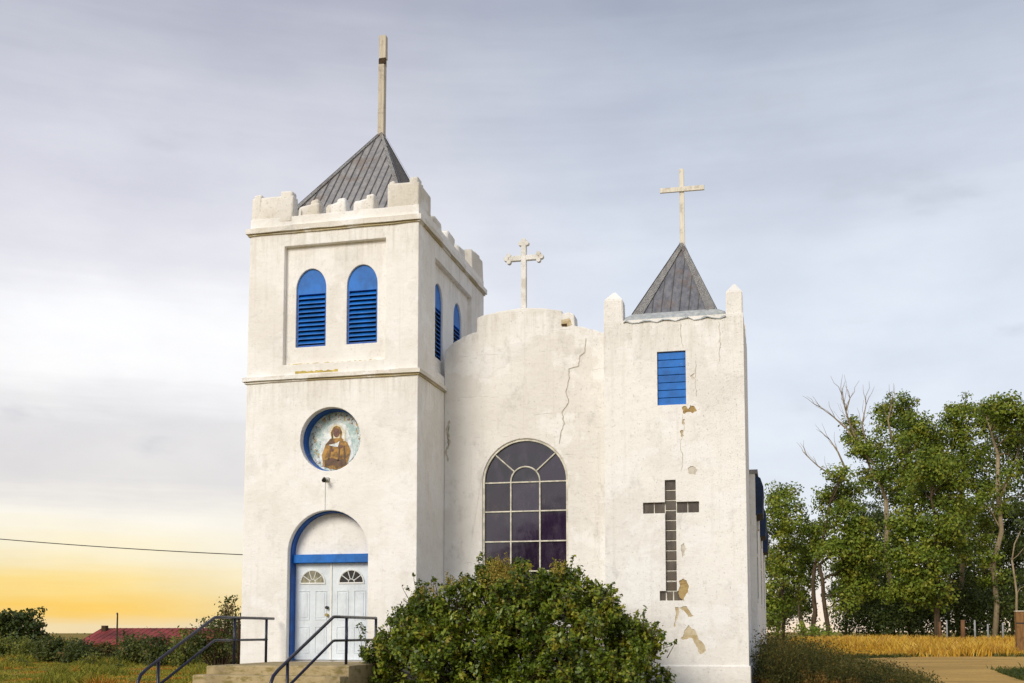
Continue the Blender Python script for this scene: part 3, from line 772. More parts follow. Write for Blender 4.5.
# wooden cross on the side spire
b = bmesh.new(); cx, cy = -1.945, 24.6
box(b, cx-.055, cx+.055, cy-.05, cy+.05, 10.18, 12.03, bev=.008, jit=.006)
v0 = len(b.verts)
box(b, -.50, .50, cy-.095, cy-.045, -.055, .055, bev=.006, jit=.004)
b.verts.ensure_lookup_table()
for v in b.verts[v0:]:
    v.co = Vector((cx+v.co.x+.01, v.co.y, 11.54+v.co.z-.012*v.co.x))
link_bm('spire_cross', b, M['pale_wood'], stw)
# flaked plaster on the side tower
for pl, mm in zip(FLAKES, FLAKE_M):
    b = bmesh.new(); prism(b, pl, SY0+.016, SY0+.03); link_bm('bare_render', b, M[mm], stw)
crack('crack', P2([(682, 414), (684, 428), (680, 444), (683, 458), (681, 472)], SY0), SY0-.004, .014, M['crack_soft'], stw)
crack('crack', P2([(680, 320), (681, 336), (683, 348)], SY0), SY0-.004, .016, M['crack_soft'], stw)
crack('crack', P2([(719, 322), (720, 344), (719, 362)], SY0), SY0-.004, .016, M['crack_soft'], stw)
crack('crack', P2([(696, 360), (695, 378), (697, 398)], SY0), SY0-.004, .014, M['crack_soft'], stw)

# --- nave behind the towers
NX0, NX1, NY0, NY1 = -10.7, -.455, 26.21, 46.0
b = bmesh.new()
prism(b, [(NX0, -.3), (NX1, -.3), (NX1, 5.2), (NX0, 5.2)], NY0+.8, NY1); box(b, -1.6, NX1, NY0, NY0+.8, -.3, 5.2)
prism(b, [(TX1+.02, 0), (SX0-.05, 0), (SX0-.05, 7.6), (-5.45, 8.1), (TX1+.02, 7.6)], CYW+.43, CYW+1.2)
box(b, TX1+.02, SX0-.02, CYW+1.2, NY0+.8, -.3, 5.2)
nave = link_bm('nave_wall', b, M['plaster'], ch)
b = bmesh.new(); rx = (NX0+NX1)/2
prism(b, [(NX0-.1, 5.2), (NX1+.06, 5.2), (NX1+.06, 5.29), (rx, 8.0), (NX0-.1, 5.29)], 27.6, NY1+.3)
box(b, -1.7, NX1+.06, NY0-.02, 27.6, 5.202, 5.30)
link_bm('nave_roof', b, M['roof'], ch)
for i, y0 in enumerate((26.0, 32.4, 38.9)):
    b = bmesh.new(); y0 = max(y0, NY0+.02)
    prism(b, [(NX1-.01, 4.24), (NX1+.16, 4.28), (NX1+.185, 4.9), (NX1+.12, 5.1), (NX1-.01, 5.19)], y0, y0+1.7)
    w = link_bm('window_awning', b, M['blue_faded'], ch)
    b = bmesh.new(); box(b, NX1-.01, NX1+.05, y0+1.75, y0+2.2, 4.05, 5.1, bev=.01); link_bm('awning_bracket', b, M['white_trim'], w)
    b = bmesh.new(); box(b, NX1-.02, NX1+.004, y0+.2, y0+1.5, 2.3, 4.23); link_bm('window_pane', b, M['dark_glass'], w)
    b = bmesh.new()
    for a0, a1, c0, c1 in ((y0+.12, y0+.2, 2.22, 4.23), (y0+1.5, y0+1.58, 2.22, 4.23), (y0+.2, y0+1.5, 2.22, 2.3), (y0+.2, y0+1.5, 3.3, 3.36)): box(b, NX1-.01, NX1+.012, a0, a1, c0, c1)
    link_bm('window_frame', b, M['white_trim'], w)

# ------------------------------------------------------------------ steps and handrails
st = thing('entrance_steps', (-9.25, 20.5, 0), 'mossy brown concrete steps rising to the double doors of the church', 'steps')
b = bmesh.new(); box(b, -10.62, -7.72, 19.15, TY0-.012, -.2, .87, bev=.02, jit=.012, seg=2); link_bm('landing', b, M['concrete'], st)
for i in range(1, 5):
    zt = .87-.174*i; b = bmesh.new()
    box(b, -10.62-.05*i, -7.72+.0*i, 19.15-.40*i, 19.16-.40*(i-1)-.013, -.2, zt, bev=.02, jit=.01, seg=2); link_bm('step', b, M['concrete'], st)
def handrail(x, far_y, label, hook):
    t = thing('handrail', (x, 20, 0), label, 'handrail', 'pipe handrails beside the entrance steps')
    zT, zM = 1.785, 1.34; bend = 19.27; s = (1.79-.80)/(19.27-16.75); r = .03
    lo = 16.68
    b = bmesh.new(); pts = [(x, far_y, zT), (x, bend+.08, zT), (x, bend-.02, zT-.006)]
    pts += [(x, lo+.25, zT-s*(bend-lo-.25)), (x, lo+.08, zT-s*(bend-lo-.02)), (x, lo, zT-s*(bend-lo)-.10), (x, lo, zT-s*(bend-lo)-.62)]
    tube(b, pts, r, 10); link_bm('top_rail', b, M['pipe'], t, True)
    b = bmesh.new(); tube(b, [(x, far_y-.3 if hook else far_y, zM), (x, bend+.08, zM), (x, bend-.02, zM-.006), (x, lo, zM-s*(bend-lo))], r*.85, 10); link_bm('middle_rail', b, M['pipe'], t, True)
    def gnd(y):
        if y > 19.15: return .86
        k = math.ceil((19.15-y)/.40); return max(0, .87-.174*k)-.01 if k < 5 else -.1
    for y in ([21.45, 20.05, 17.3] if hook else [far_y, 19.9, 17.3]):
        top = zT if y > bend else zT-s*(bend-y)
        b = bmesh.new(); tube(b, [(x, y, gnd(y)), (x, y, top)], r*.95, 10); link_bm('post', b, M['pipe'], t, True)
    if hook:
        b = bmesh.new(); tube(b, [(x+.004, 20.22, .86), (x+.004, 20.22, zT)], r*.8, 10); p = link_bm('post', b, M['dark_wood'], t, True)
handrail(-10.51, 21.78, 'navy pipe handrail on the outer left edge of the steps', True)
handrail(-8.075, 21.5, 'navy pipe handrail running in front of the white doors beside the bush', False)

# ------------------------------------------------------------------ ground
def grid_mesh(name, xs, ys, lift=0., mask=None):
    X, Y = np.meshgrid(xs, ys); Z = gz(X, Y)+lift
    V = np.stack([X, Y, Z], -1).reshape(-1, 3); nx, ny = len(xs), len(ys)
    faces = [(j*nx+i, j*nx+i+1, (j+1)*nx+i+1, (j+1)*nx+i) for j in range(ny-1) for i in range(nx-1)]
    me = bpy.data.meshes.new(name); me.from_pydata(V.tolist(), [], faces); me.update(); return me
def spaced(a, b, near, far):
    return np.unique(np.concatenate([np.linspace(-near, near, 90), np.sign(1)*np.geomspace(near, b, 30), -np.geomspace(near, -a, 30)]))
def mat_ground():
    m, nt = new_mat('field_ground'); k = NT(nt); pos = geo_pos(k)
    n1 = k.noise(pos, .11, 5, .6); n2 = k.noise(pos, .9, 5, .65); n3 = k.noise(pos, 14, 4, .7)
    col = k.mix(k.maprange(n1, .42, .6), (.27, .18, .045), (.13, .135, .028))
    col = k.mix(k.maprange(n2, .42, .65), col, (.34, .22, .06))
    col = k.mix(k.math('MULTIPLY', k.maprange(n3, .5, .7), .6), col, (.10, .085, .03))
    k.out(principled(k, col, .95, k.bump(n3, .6, .06), spec=.05)); return m
def mat_road():
    m, nt = new_mat('dirt_road'); k = NT(nt); pos = geo_pos(k)
    n1 = k.noise(k.mapping(pos, (.25, 1.1, 1)), 1.1, 5, .6); n2 = k.noise(pos, 9, 5, .7)
    col = k.mix(k.maprange(n1, .36, .64), (.54, .34, .105), (.42, .26, .08))
    col = k.mix(k.math('MULTIPLY', k.maprange(n2, .5, .7), .6), col, (.26, .17, .07))
    col = k.mix(k.maprange(k.noise(k.mapping(pos, (.3, .8, 1), (4, 2, 0)), 1.4, 4, .6), .60, .68), col, (.22, .17, .06))
    sx = k.n('ShaderNodeSeparateXYZ', inp={0: pos})
    yw = k.math('SUBTRACT', sx.outputs[1], k.math('MULTIPLY', k.math('SINE', k.math('MULTIPLY', sx.outputs[0], .16)), 1.6))
    rut = k.math('ABSOLUTE', k.math('SUBTRACT', k.math('FRACT', k.math('MULTIPLY', yw, .55)), .5))
    rut = k.math('MULTIPLY', k.maprange(rut, .14, .02), k.maprange(k.noise(k.mapping(pos, (.2, .5, 1)), 1.2, 5, .6), .4, .6))
    col = k.mix(k.math('MULTIPLY', rut, .55), col, (.30, .19, .065))
    stones = k.maprange(k.noise(pos, 22, 2, .5), .66, .70)
    col = k.mix(k.math('MULTIPLY', stones, .7), col, (.58, .48, .32))
    k.out(principled(k, col, .95, k.bump(n2, .5, .04), spec=.05)); return m
ys = np.unique(np.concatenate([np.linspace(-40, 100, 120), np.geomspace(100, 3000, 30), -np.geomspace(40, 400, 12)]))
me = grid_mesh('ground', spaced(-3000, 3000, 70, 1), ys)
tag(link_mesh('ground', me, mat_ground(), None, True), kind='structure')
# the dirt road: a band that runs in from the right and bends towards the church yard
nx, ny = 90, 26; V = []; F_ = []
for i in range(nx+1):
    x = -1+61*i/nx
    yn = 22+2.2*sin(x*.11)+.5*sin(x*.9); yf = 43.0+.8*sin(x*.2)+.35*sin(x*1.3)-6*max(0, (3.5-x)/4.5)
    for j in range(ny+1):
        y = yn+(yf-yn)*j/ny; V.append((x, y, float(gz(x, y))+.02))
for i in range(nx):
    for j in range(ny):
        a = i*(ny+1)+j; F_.append((a, a+ny+1, a+ny+2, a+1))
me = bpy.data.meshes.new('dirt_road'); me.from_pydata(V, [], F_); me.update()
tag(link_mesh('dirt_road', me, mat_road(), None, True), kind='structure')

# ------------------------------------------------------------------ vegetation
LEAF = {
 'cotton': mat_leaf('cottonwood_leaves', [(0, (.038, .066, .007)), (.35, (.092, .142, .012)), (.7, (.19, .245, .020)), (1, (.31, .32, .04))], .55, (.26, .26, .028), .20),
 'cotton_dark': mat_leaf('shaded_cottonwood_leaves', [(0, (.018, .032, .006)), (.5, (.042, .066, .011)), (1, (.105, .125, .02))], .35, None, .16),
 'bush': mat_leaf('lilac_leaves', [(0, (.020, .038, .005)), (.45, (.076, .118, .009)), (.72, (.18, .225, .016)), (1, (.40, .37, .05))], 1.6, (.25, .22, .022), .14, (.56, .68), .36),
 'bush_core': mat_leaf('inner_lilac_leaves', [(0, (.02, .035, .006)), (.5, (.04, .06, .01)), (1, (.07, .08, .02))], 1.4, None, .1),
 'seed': mat_leaf('brown_seed_heads', [(0, (.16, .11, .02)), (.5, (.32, .24, .04)), (1, (.46, .38, .08))], 2, None, .15),
 'shrub': mat_leaf('wild_shrub_leaves', [(0, (.022, .038, .008)), (.5, (.055, .078, .015)), (1, (.15, .15, .03))], .6, (.17, .11, .03), .25, (.58, .7)),
 'olive': mat_leaf('olive_shrub_leaves', [(0, (.06, .075, .015)), (.5, (.12, .145, .022)), (1, (.24, .23, .035))], .6, None, .25),
 'straw': mat_leaf('golden_straw', [(0, (.36, .19, .02)), (.4, (.67, .38, .04)), (.7, (.79, .51, .08)), (1, (.86, .66, .22))], .45, (.50, .25, .04), .25, (.50, .64), .8),
 'meadow': mat_leaf('meadow_grass', [(0, (.08, .10, .012)), (.5, (.22, .22, .025)), (1, (.42, .34, .045))], .30, (.46, .20, .022), .25, (.52, .64), .8),
 'weed': mat_leaf('roadside_weeds', [(0, (.014, .018, .004)), (.5, (.052, .056, .010)), (1, (.19, .145, .032))], 1.1, (.22, .125, .028), .2, (.56, .70), .7),
}
def clumps(center, rad, n, r_clump, per, shell=.45):
    """leaf positions: n clumps in an ellipsoid, per leaves round each clump"""
    d = unit(rng.normal(size=(n, 3))); rr = rng.uniform(shell, 1, n)[:, None]**.7
    c = np.asarray(center)+d*rr*np.asarray(rad)
    k = rng.poisson(per, n)+1
    idx = np.repeat(np.arange(n), k)
    P = c[idx]+rng.normal(size=(len(idx), 3))*np.asarray(r_clump)*rng.uniform(.6, 1.3, n)[idx][:, None]
    return P, c
def plant_branch(b, p, q, r0, r1, sag=0., seg=6, n=4, wob=.06):
    p, q = Vector(p), Vector(q); L = (q-p).length; pts = []
    for i in range(n+1):
        t = i/n; v = p.lerp(q, t)
        if 0 < i < n: v += Vector([random.uniform(-1, 1)*wob*L for _ in range(3)])
        v.z += sag*4*t*(1-t)*L
        pts.append(v)
    tube(b, pts, [r0+(r1-r0)*i/n for i in range(n+1)], seg, cap=True)
    return pts
def tree(label, bx, by_, Y, blobs, trunk_r, m_leaf, m_bark, leafsize=.21, dens=1.65, lean=None, twigs=(), group=None, name='cottonwood_tree', cat='tree', rdepth=None, fork=.42, per=62, rc=.62, grow=1.05):
    trunk_r *= .78
    """bx: sighting of the trunk foot; blobs: (x, y, rx, ry) sightings of leaf masses, all at distance Y"""
    base = at(bx, 632, Y); base.z = float(gz(base.x, base.y))-.1
    t = thing(name, base, label, cat, group)
    s = 1/F*hypot(base.x, base.y)
    b = bmesh.new(); Ps = []; Ns = []
    bl = []
    for i, (x, y, rx_, ry_) in enumerate(blobs):
        dy = random.uniform(-1, 1)*(rdepth or 2.2); y = y+6 if y < 480 and Y > 65 else y
        c = at(x, y, Y); k_ = (Y+dy)/Y
        c = Vector((c.x*k_, c.y*k_, EYE+(c.z-EYE)*k_))
        bl.append((c, rx_*s*grow, ry_*s*grow))
    top = max(bl, key=lambda v: v[0].z)[0]
    fk = base.lerp(top, fork); fk.x = base.x+(top.x-base.x)*fork*.6
    if lean: fk = at(lean[0], lean[1], Y)
    main = plant_branch(b, base, fk, trunk_r, trunk_r*.68, 0, 8, 5, .025)
    up = plant_branch(b, fk, top, trunk_r*.6, trunk_r*.12, .02, 7, 6, .03)
    for (c, rx_, rz_) in bl:
        src = min(main[2:]+up[:-2], key=lambda v: (v-c).length+max(0, v.z-c.z+.5)*2)
        lim = plant_branch(b, src, c, trunk_r*.34, trunk_r*.10, .05, 6, 4, .05)
        for _ in range(5):
            d = Vector(unit(rng.normal(size=(1, 3)))[0]); e = c+Vector((d.x*rx_*.9, d.y*rx_*.9, abs(d.z)*rz_*.9-rz_*.1))
            plant_branch(b, lim[random.choice((2, 3, 4))], e, trunk_r*.11, .02, .03, 5, 3, .06)
        # leaves hang in bunches: bunches sit round the mass with gaps of shade and sky between them
        n = max(5, int(dens*2.0*(rx_*rx_+2*rx_*rz_)))
        d_ = unit(rng.normal(size=(n, 3))+np.array([0, 0, .12])); rr = rng.uniform(.45, 1.02, (n, 1))**.8
        bc = np.asarray(c)+d_*rr*np.array([rx_, rx_*.9, rz_])
        rb = rc*rng.uniform(.65, 1.5, n)
        k_ = rng.poisson(per*(rb/rc)**2)+4; ix = np.repeat(np.arange(n), k_)
        dl = unit(rng.normal(size=(len(ix), 3))); rl = rng.uniform(.1, 1.05, (len(ix), 1))**.6
        P = bc[ix]+dl*rl*rb[ix][:, None]*np.array([1.15, 1.15, .8])
        Ps.append(P); Ns.append(unit(dl*.9+d_[ix]*.5+np.array([0, 0, .35])))
        for q in bc[::3]: plant_branch(b, lim[random.choice((2, 3, 4))], Vector(q), trunk_r*.10, .012, .03, 4, 3, .07)
    for pts in twigs:
        q = [at(x, y, Y) for x, y in pts]
        tube(b, q, [.07*(1-i/len(q))+.014 for i in range(len(q))], 5)
        for v, w in zip(q[1:], q[2:]+[q[-1]+(q[-1]-q[-2])]):
            for _ in range(3):
                plant_branch(b, v, v+(w-v)*.8+Vector((random.uniform(-.7, .5), random.uniform(-.5, .5), random.uniform(.1, .9))), .025, .008, 0, 4, 3, .08)
    link_bm('trunk', b, m_bark, t, True)
    P = np.concatenate(Ps)
    me = np_mesh('crown', leaf_verts(P, leafsize, .66, .1, nrm=np.concatenate(Ns)), 4)
    link_mesh('crown', me, m_leaf, t)
    return t

GT = 'cottonwoods along the far fence'
tree('leafy cottonwood nearest the church wall, its low crown touching the nave', 783, 0, 84, [(779, 505, 12, 14), (787, 498, 15, 15), (776, 535, 14, 20), (795, 520, 14, 18), (785, 560, 18, 22), (775, 590, 14, 22), (793, 592, 14, 18), (772, 615, 10, 14), (782, 620, 9, 10)], .16, LEAF['cotton'], M['bark'], group=GT)
tree('slim cottonwood with two pale leaning stems left of the dark twin trunks', 803, 0, 88, [(812, 545, 15, 16), (806, 575, 14, 16), (798, 600, 10, 14), (820, 525, 13, 14), (797, 560, 12, 16)], .12, LEAF['cotton'], M['bark_pale'], group=GT, lean=(797, 585), twigs=[[(806, 634), (800, 612), (794, 585), (790, 555)]])
tree('cottonwood on a dark straight trunk with orange field seen beside it', 813, 0, 82, [(832, 500, 18, 17), (845, 520, 20, 18), (825, 540, 18, 14), (850, 492, 14, 14), (840, 470, 10, 11), (858, 545, 15, 14)], .24, LEAF['cotton'], M['bark'], group=GT, lean=(815, 565))
tree('cottonwood whose dark trunk leans left away from the straight one', 829, 0, 80, [(838, 555, 18, 14), (860, 530, 16, 16), (850, 575, 16, 14), (868, 560, 16, 18), (862, 590, 15, 16), (845, 600, 12, 13)], .22, LEAF['cotton'], M['bark'], group=GT, lean=(819, 565))
tree('half dead cottonwood with bare grey twigs reaching left over its crown', 893, 0, 86, [(851, 425, 13, 11), (856, 440, 12, 10), (868, 447, 13, 10), (880, 440, 11, 11), (884, 462, 14, 10), (900, 470, 15, 12), (870, 470, 14, 10), (905, 445, 12, 10)], .30, LEAF['cotton'], M['bark_pale'], group=GT, lean=(886, 500), fork=.5,
     twigs=[[(880, 470), (860, 450), (848, 430), (835, 418), (820, 407)], [(862, 452), (850, 425), (845, 408), (842, 395)], [(868, 450), (862, 425), (866, 405)], [(842, 482), (830, 474), (818, 466), (807, 456)], [(846, 470), (838, 452), (830, 440)], [(892, 440), (888, 420), (892, 404)], [(852, 430), (846, 412), (850, 398)]])
tree('tallest cottonwood, just right of the half dead one with bare twigs', 912, 0, 90, [(893, 402, 15, 11), (908, 396, 12, 8), (905, 415, 16, 11), (918, 420, 14, 12), (886, 420, 10, 9), (925, 438, 16, 12), (908, 440, 16, 12), (940, 455, 16, 14), (900, 490, 20, 18), (918, 470, 18, 14), (934, 428, 13, 10), (938, 474, 16, 13), (928, 456, 15, 11)], .30, LEAF['cotton'], M['bark'], group=GT, lean=(910, 480), fork=.5)
tree('bright green cottonwood with full rounded crown hiding its own trunk', 938, 0, 78, [(930, 462, 18, 15), (948, 470, 18, 15), (925, 495, 22, 18), (950, 500, 20, 18), (935, 530, 24, 18), (905, 525, 20, 18), (895, 555, 22, 20), (925, 565, 24, 20), (955, 545, 18, 20), (905, 590, 18, 17), (935, 592, 18, 16)], .28, LEAF['cotton'], M['bark'], group=GT, dens=1.8)
tree('broad cottonwood with flat topped crown beside the tallest one', 960, 0, 92, [(962, 400, 12, 10), (972, 410, 16, 11), (950, 412, 12, 10), (985, 425, 16, 13), (958, 430, 12, 12), (970, 445, 16, 12), (990, 450, 16, 14), (975, 480, 18, 16), (965, 510, 16, 18), (944, 440, 13, 12), (952, 466, 14, 12), (1000, 490, 16, 16)], .28, LEAF['cotton'], M['bark'], group=GT, lean=(962, 490), fork=.5)
tree('cottonwood with tall bare forked trunk near the right fence post', 994, 0, 83, [(1000, 402, 16, 10), (1015, 408, 18, 12), (985, 404, 12, 9), (1008, 428, 18, 13), (1020, 450, 16, 16), (1030, 420, 16, 18), (1012, 470, 10, 12), (985, 535, 14, 18), (990, 570, 14, 18), (988, 505, 15, 15)], .26, LEAF['cotton'], M['bark_pale'], group=GT, lean=(998, 455), fork=.55, twigs=[[(998, 505), (1006, 485), (1013, 468), (1018, 450)]])
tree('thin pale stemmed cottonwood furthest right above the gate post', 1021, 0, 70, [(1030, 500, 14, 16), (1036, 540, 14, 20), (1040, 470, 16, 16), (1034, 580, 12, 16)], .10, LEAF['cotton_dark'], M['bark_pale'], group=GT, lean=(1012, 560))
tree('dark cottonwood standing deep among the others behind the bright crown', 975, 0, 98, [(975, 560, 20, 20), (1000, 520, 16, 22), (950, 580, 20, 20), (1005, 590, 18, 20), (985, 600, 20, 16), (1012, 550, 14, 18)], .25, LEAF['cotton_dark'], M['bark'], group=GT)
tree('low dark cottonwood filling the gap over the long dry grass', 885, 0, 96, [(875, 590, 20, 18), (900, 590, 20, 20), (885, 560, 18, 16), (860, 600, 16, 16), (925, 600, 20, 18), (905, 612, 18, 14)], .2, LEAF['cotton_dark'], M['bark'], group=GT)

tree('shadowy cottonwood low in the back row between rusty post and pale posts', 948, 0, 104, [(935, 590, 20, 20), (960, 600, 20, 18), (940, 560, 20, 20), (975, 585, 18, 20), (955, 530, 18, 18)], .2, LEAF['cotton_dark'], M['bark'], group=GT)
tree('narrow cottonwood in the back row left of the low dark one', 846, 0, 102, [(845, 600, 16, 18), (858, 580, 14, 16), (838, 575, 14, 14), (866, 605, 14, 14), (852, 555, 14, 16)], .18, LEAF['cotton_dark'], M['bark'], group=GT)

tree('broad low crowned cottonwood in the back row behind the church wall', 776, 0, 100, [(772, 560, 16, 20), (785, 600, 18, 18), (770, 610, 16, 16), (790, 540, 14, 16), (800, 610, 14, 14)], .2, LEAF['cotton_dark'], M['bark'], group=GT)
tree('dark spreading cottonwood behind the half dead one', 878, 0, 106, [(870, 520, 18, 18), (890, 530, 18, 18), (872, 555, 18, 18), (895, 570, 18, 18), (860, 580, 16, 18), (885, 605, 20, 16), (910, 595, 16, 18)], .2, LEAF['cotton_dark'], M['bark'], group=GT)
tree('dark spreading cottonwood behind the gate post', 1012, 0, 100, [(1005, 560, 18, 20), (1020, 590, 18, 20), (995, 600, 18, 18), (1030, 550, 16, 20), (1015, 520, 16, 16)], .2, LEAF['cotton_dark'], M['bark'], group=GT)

def shrub(label, cx_, cy_, Y, blobs, m_leaf, leafsize, dens, rc, per=22, name='shrub', cat='shrub', group=None, sprigs=0, rdepth=.6, extra=None, stem_r=.03):
    base = at(cx_, 632, Y); base.z = float(gz(base.x, base.y))-.03
    t = thing(name, base, label, cat, group); s = hypot(base.x, base.y)/F
    b = bmesh.new(); Ps = []; Ns = []
    for (x, y, rx_, ry_) in blobs:
        dy = random.uniform(-1, 1)*rdepth; c = at(x, y, Y); k_ = (Y+dy)/Y
        c = Vector((c.x*k_, c.y*k_, EYE+(c.z-EYE)*k_))
        ra, rz_ = rx_*s, ry_*s
        n = max(5, int(dens*(ra*ra*rz_/rc**3)**.8))
        P, cc = clumps(c, (ra, ra*.85, rz_), n, (rc, rc, rc*.8), per, .25); Ps.append(P); Ns.append(unit((P-np.asarray(c))/np.array([ra, ra, rz_])+np.array([0, 0, .3])))
        foot = base+Vector((random.uniform(-.02, .02), random.uniform(-.02, .02), 0))
        st_ = plant_branch(b, foot, c, stem_r, stem_r*.4, .03, 5, 4, .05)
        for q in cc[::max(1, len(cc)//10)]: plant_branch(b, st_[random.choice((2, 3, 4))], Vector(q), stem_r*.35, .006, .02, 4, 3, .06)
    for _ in range(sprigs):
        (x, y, rx_, ry_) = random.choice(blobs); a = random.uniform(-.8, .8)
        p = at(x+a*rx_, y-ry_*.6*sqrt(1-a*a), Y); plant_branch(b, base, p, .02, .012, .03, 4, 4, .04); q = p+Vector((random.uniform(-.15, .15), random.uniform(-.15, .15), random.uniform(.25, .8)*ry_*s*1.1))
        plant_branch(b, p, q, .012, .004, 0, 4, 3, .05)
        k_ = 14; tt = rng.uniform(.2, 1, k_)[:, None]
        Ps.append(np.asarray(p)*(1-tt)+np.asarray(q)*tt+rng.normal(size=(k_, 3))*.025); Ns.append(unit(rng.normal(size=(k_, 3))))
    P = np.concatenate(Ps); N_ = np.concatenate(Ns); kp = P[:, 2] > gz(P[:, 0], P[:, 1])-.02; P, N_ = P[kp], N_[kp]
    link_bm('stems', b, M['bark'], t, True)
    link_mesh('foliage', np_mesh('foliage', leaf_verts(P, leafsize, .6, .05, nrm=N_, nw=1.0), 4), m_leaf, t)
    return t

# the big bush in front of the facade
def front_bush():
    Y = 21.0
    base = at(512, 632, Y); base.z = 0
    t = thing('flowering_bush', base, 'big rounded dark green bush in front of the arched window', 'bush')
    s = hypot(base.x, base.y)/F
    blobs = [(388, 655, 30, 34), (416, 631, 34, 36), (448, 610, 36, 34), (484, 592, 36, 32), (520, 590, 40, 34), (560, 596, 38, 34), (588, 614, 34, 34), (622, 640, 30, 36), (642, 660, 28, 40), (478, 640, 46, 46), (530, 640, 52, 48), (580, 650, 48, 44), (430, 660, 46, 44), (510, 690, 62, 42), (600, 690, 52, 38), (440, 705, 62, 36), (497, 572, 22, 14), (374, 690, 26, 32), (655, 695, 24, 32), (612, 610, 13, 18), (562, 578, 14, 12), (420, 600, 14, 14)]
    b = bmesh.new(); Ps = []; O = []; core = []
    for i, (x, y, rx_, ry_) in enumerate(blobs):
        big = rx_ > 42
        dy = random.uniform(-.35, .35)-(0.35 if big else .0); c = at(x, y, Y); k_ = (Y+dy)/Y
        c = Vector((c.x*k_, c.y*k_, EYE+(c.z-EYE)*k_))
        ra, rz_ = rx_*s, ry_*s
        n = int(330*(ra*rz_)/.5)
        d = unit(rng.normal(size=(n, 3))); rr = rng.uniform(.55, 1.06, n)[:, None]
        ng = max(8, n//18); gd = unit(rng.normal(size=(ng, 3))); gi = rng.integers(0, ng, n)
        d = unit(gd[gi]+rng.normal(size=(n, 3))*.12/max(ra, .35)); rr = rng.uniform(.74, 1.10, ng)[gi][:, None]*rng.uniform(.86, 1.06, n)[:, None]
        tips = np.asarray(c)+d*rr*np.array([ra, min(1.25, ra*1.35), rz_])
        # every twig: a run of paired leaves ending in a whorl at its tip
        per = 13
        tt = rng.uniform(0, 1, (n, per, 1)); L = rng.uniform(.14, .30, (n, 1, 1))
        dirn = unit(d+np.array([0, 0, .55])+rng.normal(size=(n, 3))*.35)
        pts = tips[:, None, :]-dirn[:, None, :]*L*tt+rng.normal(size=(n, per, 3))*.022
        Ps.append(pts.reshape(-1, 3)); O.append(unit(np.repeat(unit(gd[gi]+np.array([0, 0, .45])), per, 0)+.7*unit(pts.reshape(-1, 3)-np.repeat((np.asarray(c)+gd*np.array([ra, min(1.25, ra*1.35), rz_])*.8)[gi], per, 0))))
        m_ = int(420*(ra*rz_)/.5); dd = unit(rng.normal(size=(m_, 3)))*rng.uniform(.2, .7, (m_, 1)); q_ = np.asarray(c)+dd*np.array([ra, min(1.1, ra*1.2), rz_]); core.append(q_[q_[:, 2] > .02])
        foot = Vector((base.x+random.uniform(-1.1, 1.1), base.y+random.uniform(-.4, .4), -.05))
        st_ = plant_branch(b, foot, c, .035, .015, .03, 6, 5, .04)
        for q in tips[::8]: plant_branch(b, st_[random.choice((2, 3, 4, 5))], Vector(q), .010, .004, .03, 4, 3, .05)
    P = np.concatenate(Ps); O = np.concatenate(O); k = P[:, 2] > .02
    P, O = P[k], O[k]
    SH = []
    for _ in range(34):
        (x, y, rx_, ry_) = random.choice([q for q in blobs if q[1] < 665 and q[2] < 40]); a_ = random.uniform(-.95, .95)
        p = at(x+a_*rx_, y-ry_*.86*sqrt(1-a_*a_), Y-.1+random.uniform(-.4, .4))
        q = p+Vector((a_*.16+random.uniform(-.1, .1), random.uniform(-.15, .1), random.uniform(.06, .24)))
        pts = plant_branch(b, p-Vector((0, 0, .25)), q, .009, .003, .02, 4, 3, .05)
        kk = 20; tt = rng.uniform(.15, 1, (kk, 1)); SH.append(np.asarray(p)*(1-tt)+np.asarray(q)*tt+rng.normal(size=(kk, 3))*.022)
    SH = np.concatenate(SH); P = np.concatenate([P, SH]); O = np.concatenate([O, np.tile([[0, 0, 1.]], (len(SH), 1))])
    link_bm('branches', b, M['bark'], t, True)
    link_mesh('foliage', np_mesh('foliage', leaf_verts(P, .074, .56, .0, jitter=.5, nrm=O, nw=1.1), 4), LEAF['bush'], t)
    Pc = np.concatenate(core); link_mesh('inner_foliage', np_mesh('inner_foliage', leaf_verts(Pc, .11, .6, .0), 4), LEAF['bush'], t)
    S = []
    for (x, y, n, rx_, ry_) in ((500, 577, 120, 17, 13), (560, 572, 14, 10, 6), (425, 596, 10, 10, 6), (455, 583, 10, 10, 6), (600, 640, 8, 14, 8), (540, 660, 8, 20, 8), (430, 640, 8, 20, 10)):
        for _ in range(n):
            c = at(x+random.gauss(0, .5)*rx_, y+random.gauss(0, .5)*ry_, Y-.55-random.random()*.25)
            kk = 16; tt = rng.uniform(0, 1, (kk, 1))
            S.append(np.asarray(c)+np.array([0, 0, .16])*tt+rng.normal(size=(kk, 3))*np.array([.024, .024, .01])*(1.25-tt))
    link_mesh('seed_heads', np_mesh('seed_heads', leaf_verts(np.concatenate(S), .035, .7, 0), 4), LEAF['seed'], t)
front_bush()

